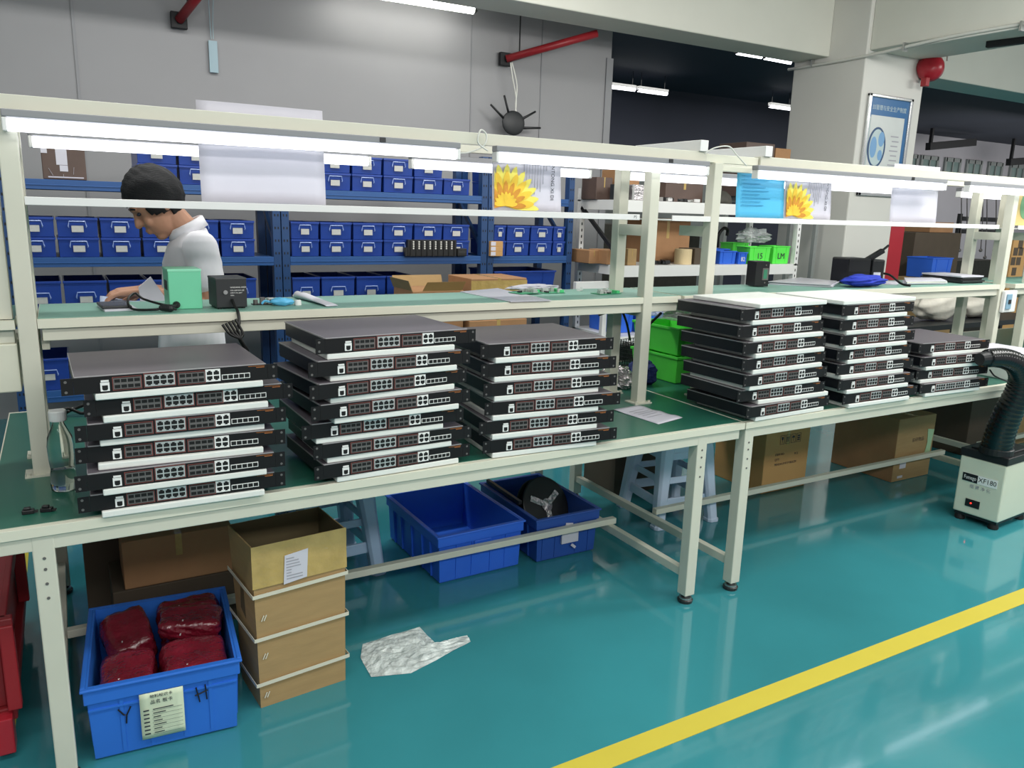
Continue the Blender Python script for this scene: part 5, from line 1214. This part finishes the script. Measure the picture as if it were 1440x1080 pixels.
# hair
g = G(); c = V((.010,0,.034)); rnd = random.Random(3)
n1, n2 = 48, 32
def hr(u, v):
    th = math.pi*v; a = 2*math.pi*u; d = V((math.sin(th)*math.cos(a), math.sin(th)*math.sin(a), math.cos(th)))
    k = 1+.018*math.sin(13*d.y+4*d.x)+.014*math.sin(23*d.x+9*d.z)
    return V((c.x+d.x*.112*k, c.y+d.y*.092*k, c.z+d.z*.118*k))
g.grid(hr, n1, n2)
bmesh.ops.remove_doubles(g.bm, verts=g.bm.verts, dist=1e-5)
dead = [f for f in g.bm.faces if (lambda p: (p.x < -.050 and p.z < .045) or (p.x < .02 and p.z < -.045+.5*max(0,-p.x)) or p.z < -.075)(f.calc_center_median())]
bmesh.ops.delete(g.bm, geom=dead, context='FACES')
bmesh.ops.transform(g.bm, matrix=Matrix.Translation(HC) @ HM.to_4x4(), verts=g.bm.verts)
part('hair', g, M['hair'], man, smooth=True, solid=.012)
g = G()
for s in (-1,1):
    g.ball(hd(-.088, s*.033, .004), (.010,.014,.007), 12, 8, mtx=HM)
part('eye', g, M['ink'], man, smooth=True)
g = G()
for s in (-1,1): g.tube([hd(-.100,s*.014,.030), hd(-.102,s*.034,.036), hd(-.090,s*.054,.028)], .004, 6, smooth_n=4)
part('eyebrow', g, M['hair'], man, smooth=True)
# shirt
g = G()
loft(g, [(-.010,0,.87,.147,.19),(-.010,0,.93,.143,.185),(-.008,0,.99,.138,.182),(0,0,1.08,.128,.175),(.006,0,1.2,.126,.188),(.012,0,1.29,.124,.198),(.015,0,1.36,.104,.19),(.015,0,1.41,.075,.115),(.012,0,1.445,.066,.072)])
for S_, E_ in ((SL,EL),(SR,ER)):
    q = S_.lerp(E_, .52); g.caps(S_+V((0,0,.0)), q, .074, .068, 18)
sh = part('shirt', g, M['shirt'], man); remesh(sh, .007, 3)
g = G(); rr = []
for (dx, dz, k) in ((.004,-.022,1.10),(-.004,.012,1.00),(-.006,.018,.97),(-.002,.016,1.06),(.008,-.022,1.22)):
    rr.append([g.bm.verts.new(V((.006+dx+.066*k*math.cos(a)-.010, .072*k*math.sin(a), 1.445+dz+.035*math.cos(a)))) for a in [2*math.pi*i/28 for i in range(28)]])
g.skin(rr, 0, cap=False); part('collar', g, M['shirt'], man, smooth=True, solid=.004)
g = G(); g.obox((-.082,-.128,1.25),(.003,.045,.014),(0,R(4),R(40))); part('shirt_print', g, M['ink_grey'], man)
g = G()
for s in (-1,1): g.caps((-.0,s*.085,.93),(.0,s*.085,.50),.098,.076,18); g.cyl((.0,s*.085,.50),(.012,s*.085,.075),.075,18,0,.062)
loft(g, [(0,0,.86,.118,.168),(0,0,.975,.122,.165)])
tr = part('trousers', g, M['trousers'], man); remesh(tr, .009, 3)
for s in (-1,1):
    g = G(); g.caps((.03,s*.088,.045),(-.14,s*.092,.04),.045,.038,14); g.xf(Matrix.Translation((0,0,0))); 
    for v in g.bm.verts: v.co.z = max(v.co.z, .002)
    part('shoe', g, M['shoe'], man, smooth=True)
# papers in his hands
t = thing('loose_papers', 'pale papers held under the man\'s left hand', 'paper', (0,0,0))
g = G(); q = [at_y(128,420,1.36), at_y(185,427,1.36), at_y(212,412,1.62), at_y(142,404,1.62)]; q[2].z = q[1].z+.012; q[3].z = q[0].z+.016
q = [V((.12,1.36,1.138)), V((.33,1.36,1.136)), V((.33,1.56,1.142)), V((.13,1.56,1.146))]
g.grid(lambda u, v: q[0].lerp(q[1],u).lerp(q[3].lerp(q[2],u),v)+V((0,0,.012*math.sin(u*4+v*2))), 10, 8); part('sheet', g, mat('pale_blue_paper','#bccbe6',.6), t, smooth=True, solid=.001)
t = thing('folded_paper', 'folded white paper standing tilted before the man, left of the mint box', 'paper', (0,0,0))
a_ = [at_y(195,404,1.345), at_y(212,389,1.345), at_y(237,425,1.345), at_y(232,430,1.345), at_y(198,428,1.345)]
g = G(); g.prism([V(p) for p in a_], (.0,.012,.0)); part('sheet', g, M['paper'], t)
# ================================================================== LIGHTING
def area(nm, loc, sx, sy, en, col=(1,.985,.95), rot=(0,0,0)):
    l = bpy.data.lights.new(nm, 'AREA'); l.shape = 'RECTANGLE'; l.size = sx; l.size_y = sy; l.energy = en; l.color = col
    o = bpy.data.objects.new(nm, l); COL.objects.link(o); o.location = loc; o.rotation_euler = rot; return o
area('ceiling_row_front', (1.6, -1.7, 3.6), 7.0, .35, 130)
area('ceiling_row_behind', (2.0, -4.3, 3.3), 8.0, .5, 190, rot=(R(25),0,0))
area('front_up_fill', (3.0, -2.8, 2.75), 8.0, .8, 90, rot=(R(150),0,0))  # added upward fill for the beams, imitating sideways spill of ceiling tubes
area('pillar_fill_left', (5.0, -.8, 3.3), 2.6, .4, 110, rot=(R(40),0,R(-25)))  # added fill light aimed at the pillar front
area('pillar_fill_right', (9.5, -.8, 3.3), 2.6, .4, 110, rot=(R(40),0,R(25)))  # second added fill, turned to the pillar from its right
area('ceiling_row_aisle', (1.2, 2.2, 3.6), 4.5, .3, 115)
area('aisle_up', (1.5, 2.3, 2.6), 5.0, .4, 16, rot=(R(180),0,0))  # added upward fill above the aisle, imitating tube spill
area('far_bay', (10, 6.5, 3.5), 8, 2.5, 130)
area('far_wall_wash', (19, 6.5, 2.2), 8, 1.5, 110, rot=(R(90),0,0))  # added light that brightens the pale far wall
w = bpy.data.worlds.new('hall_ambient'); SC.world = w; w.use_nodes = True
w.node_tree.nodes['Background'].inputs[0].default_value = (.88, .89, .92, 1); w.node_tree.nodes['Background'].inputs[1].default_value = .65
SC.view_settings.view_transform = 'Standard'; SC.view_settings.look = 'None'; SC.view_settings.exposure = -.22; SC.view_settings.gamma = 1
SC.cycles.use_denoising = True
SC.cycles.max_bounces = 8; SC.cycles.transparent_max_bounces = 12; SC.cycles.caustics_reflective = False; SC.cycles.caustics_refractive = False
SC.cycles.sample_clamp_indirect = 6
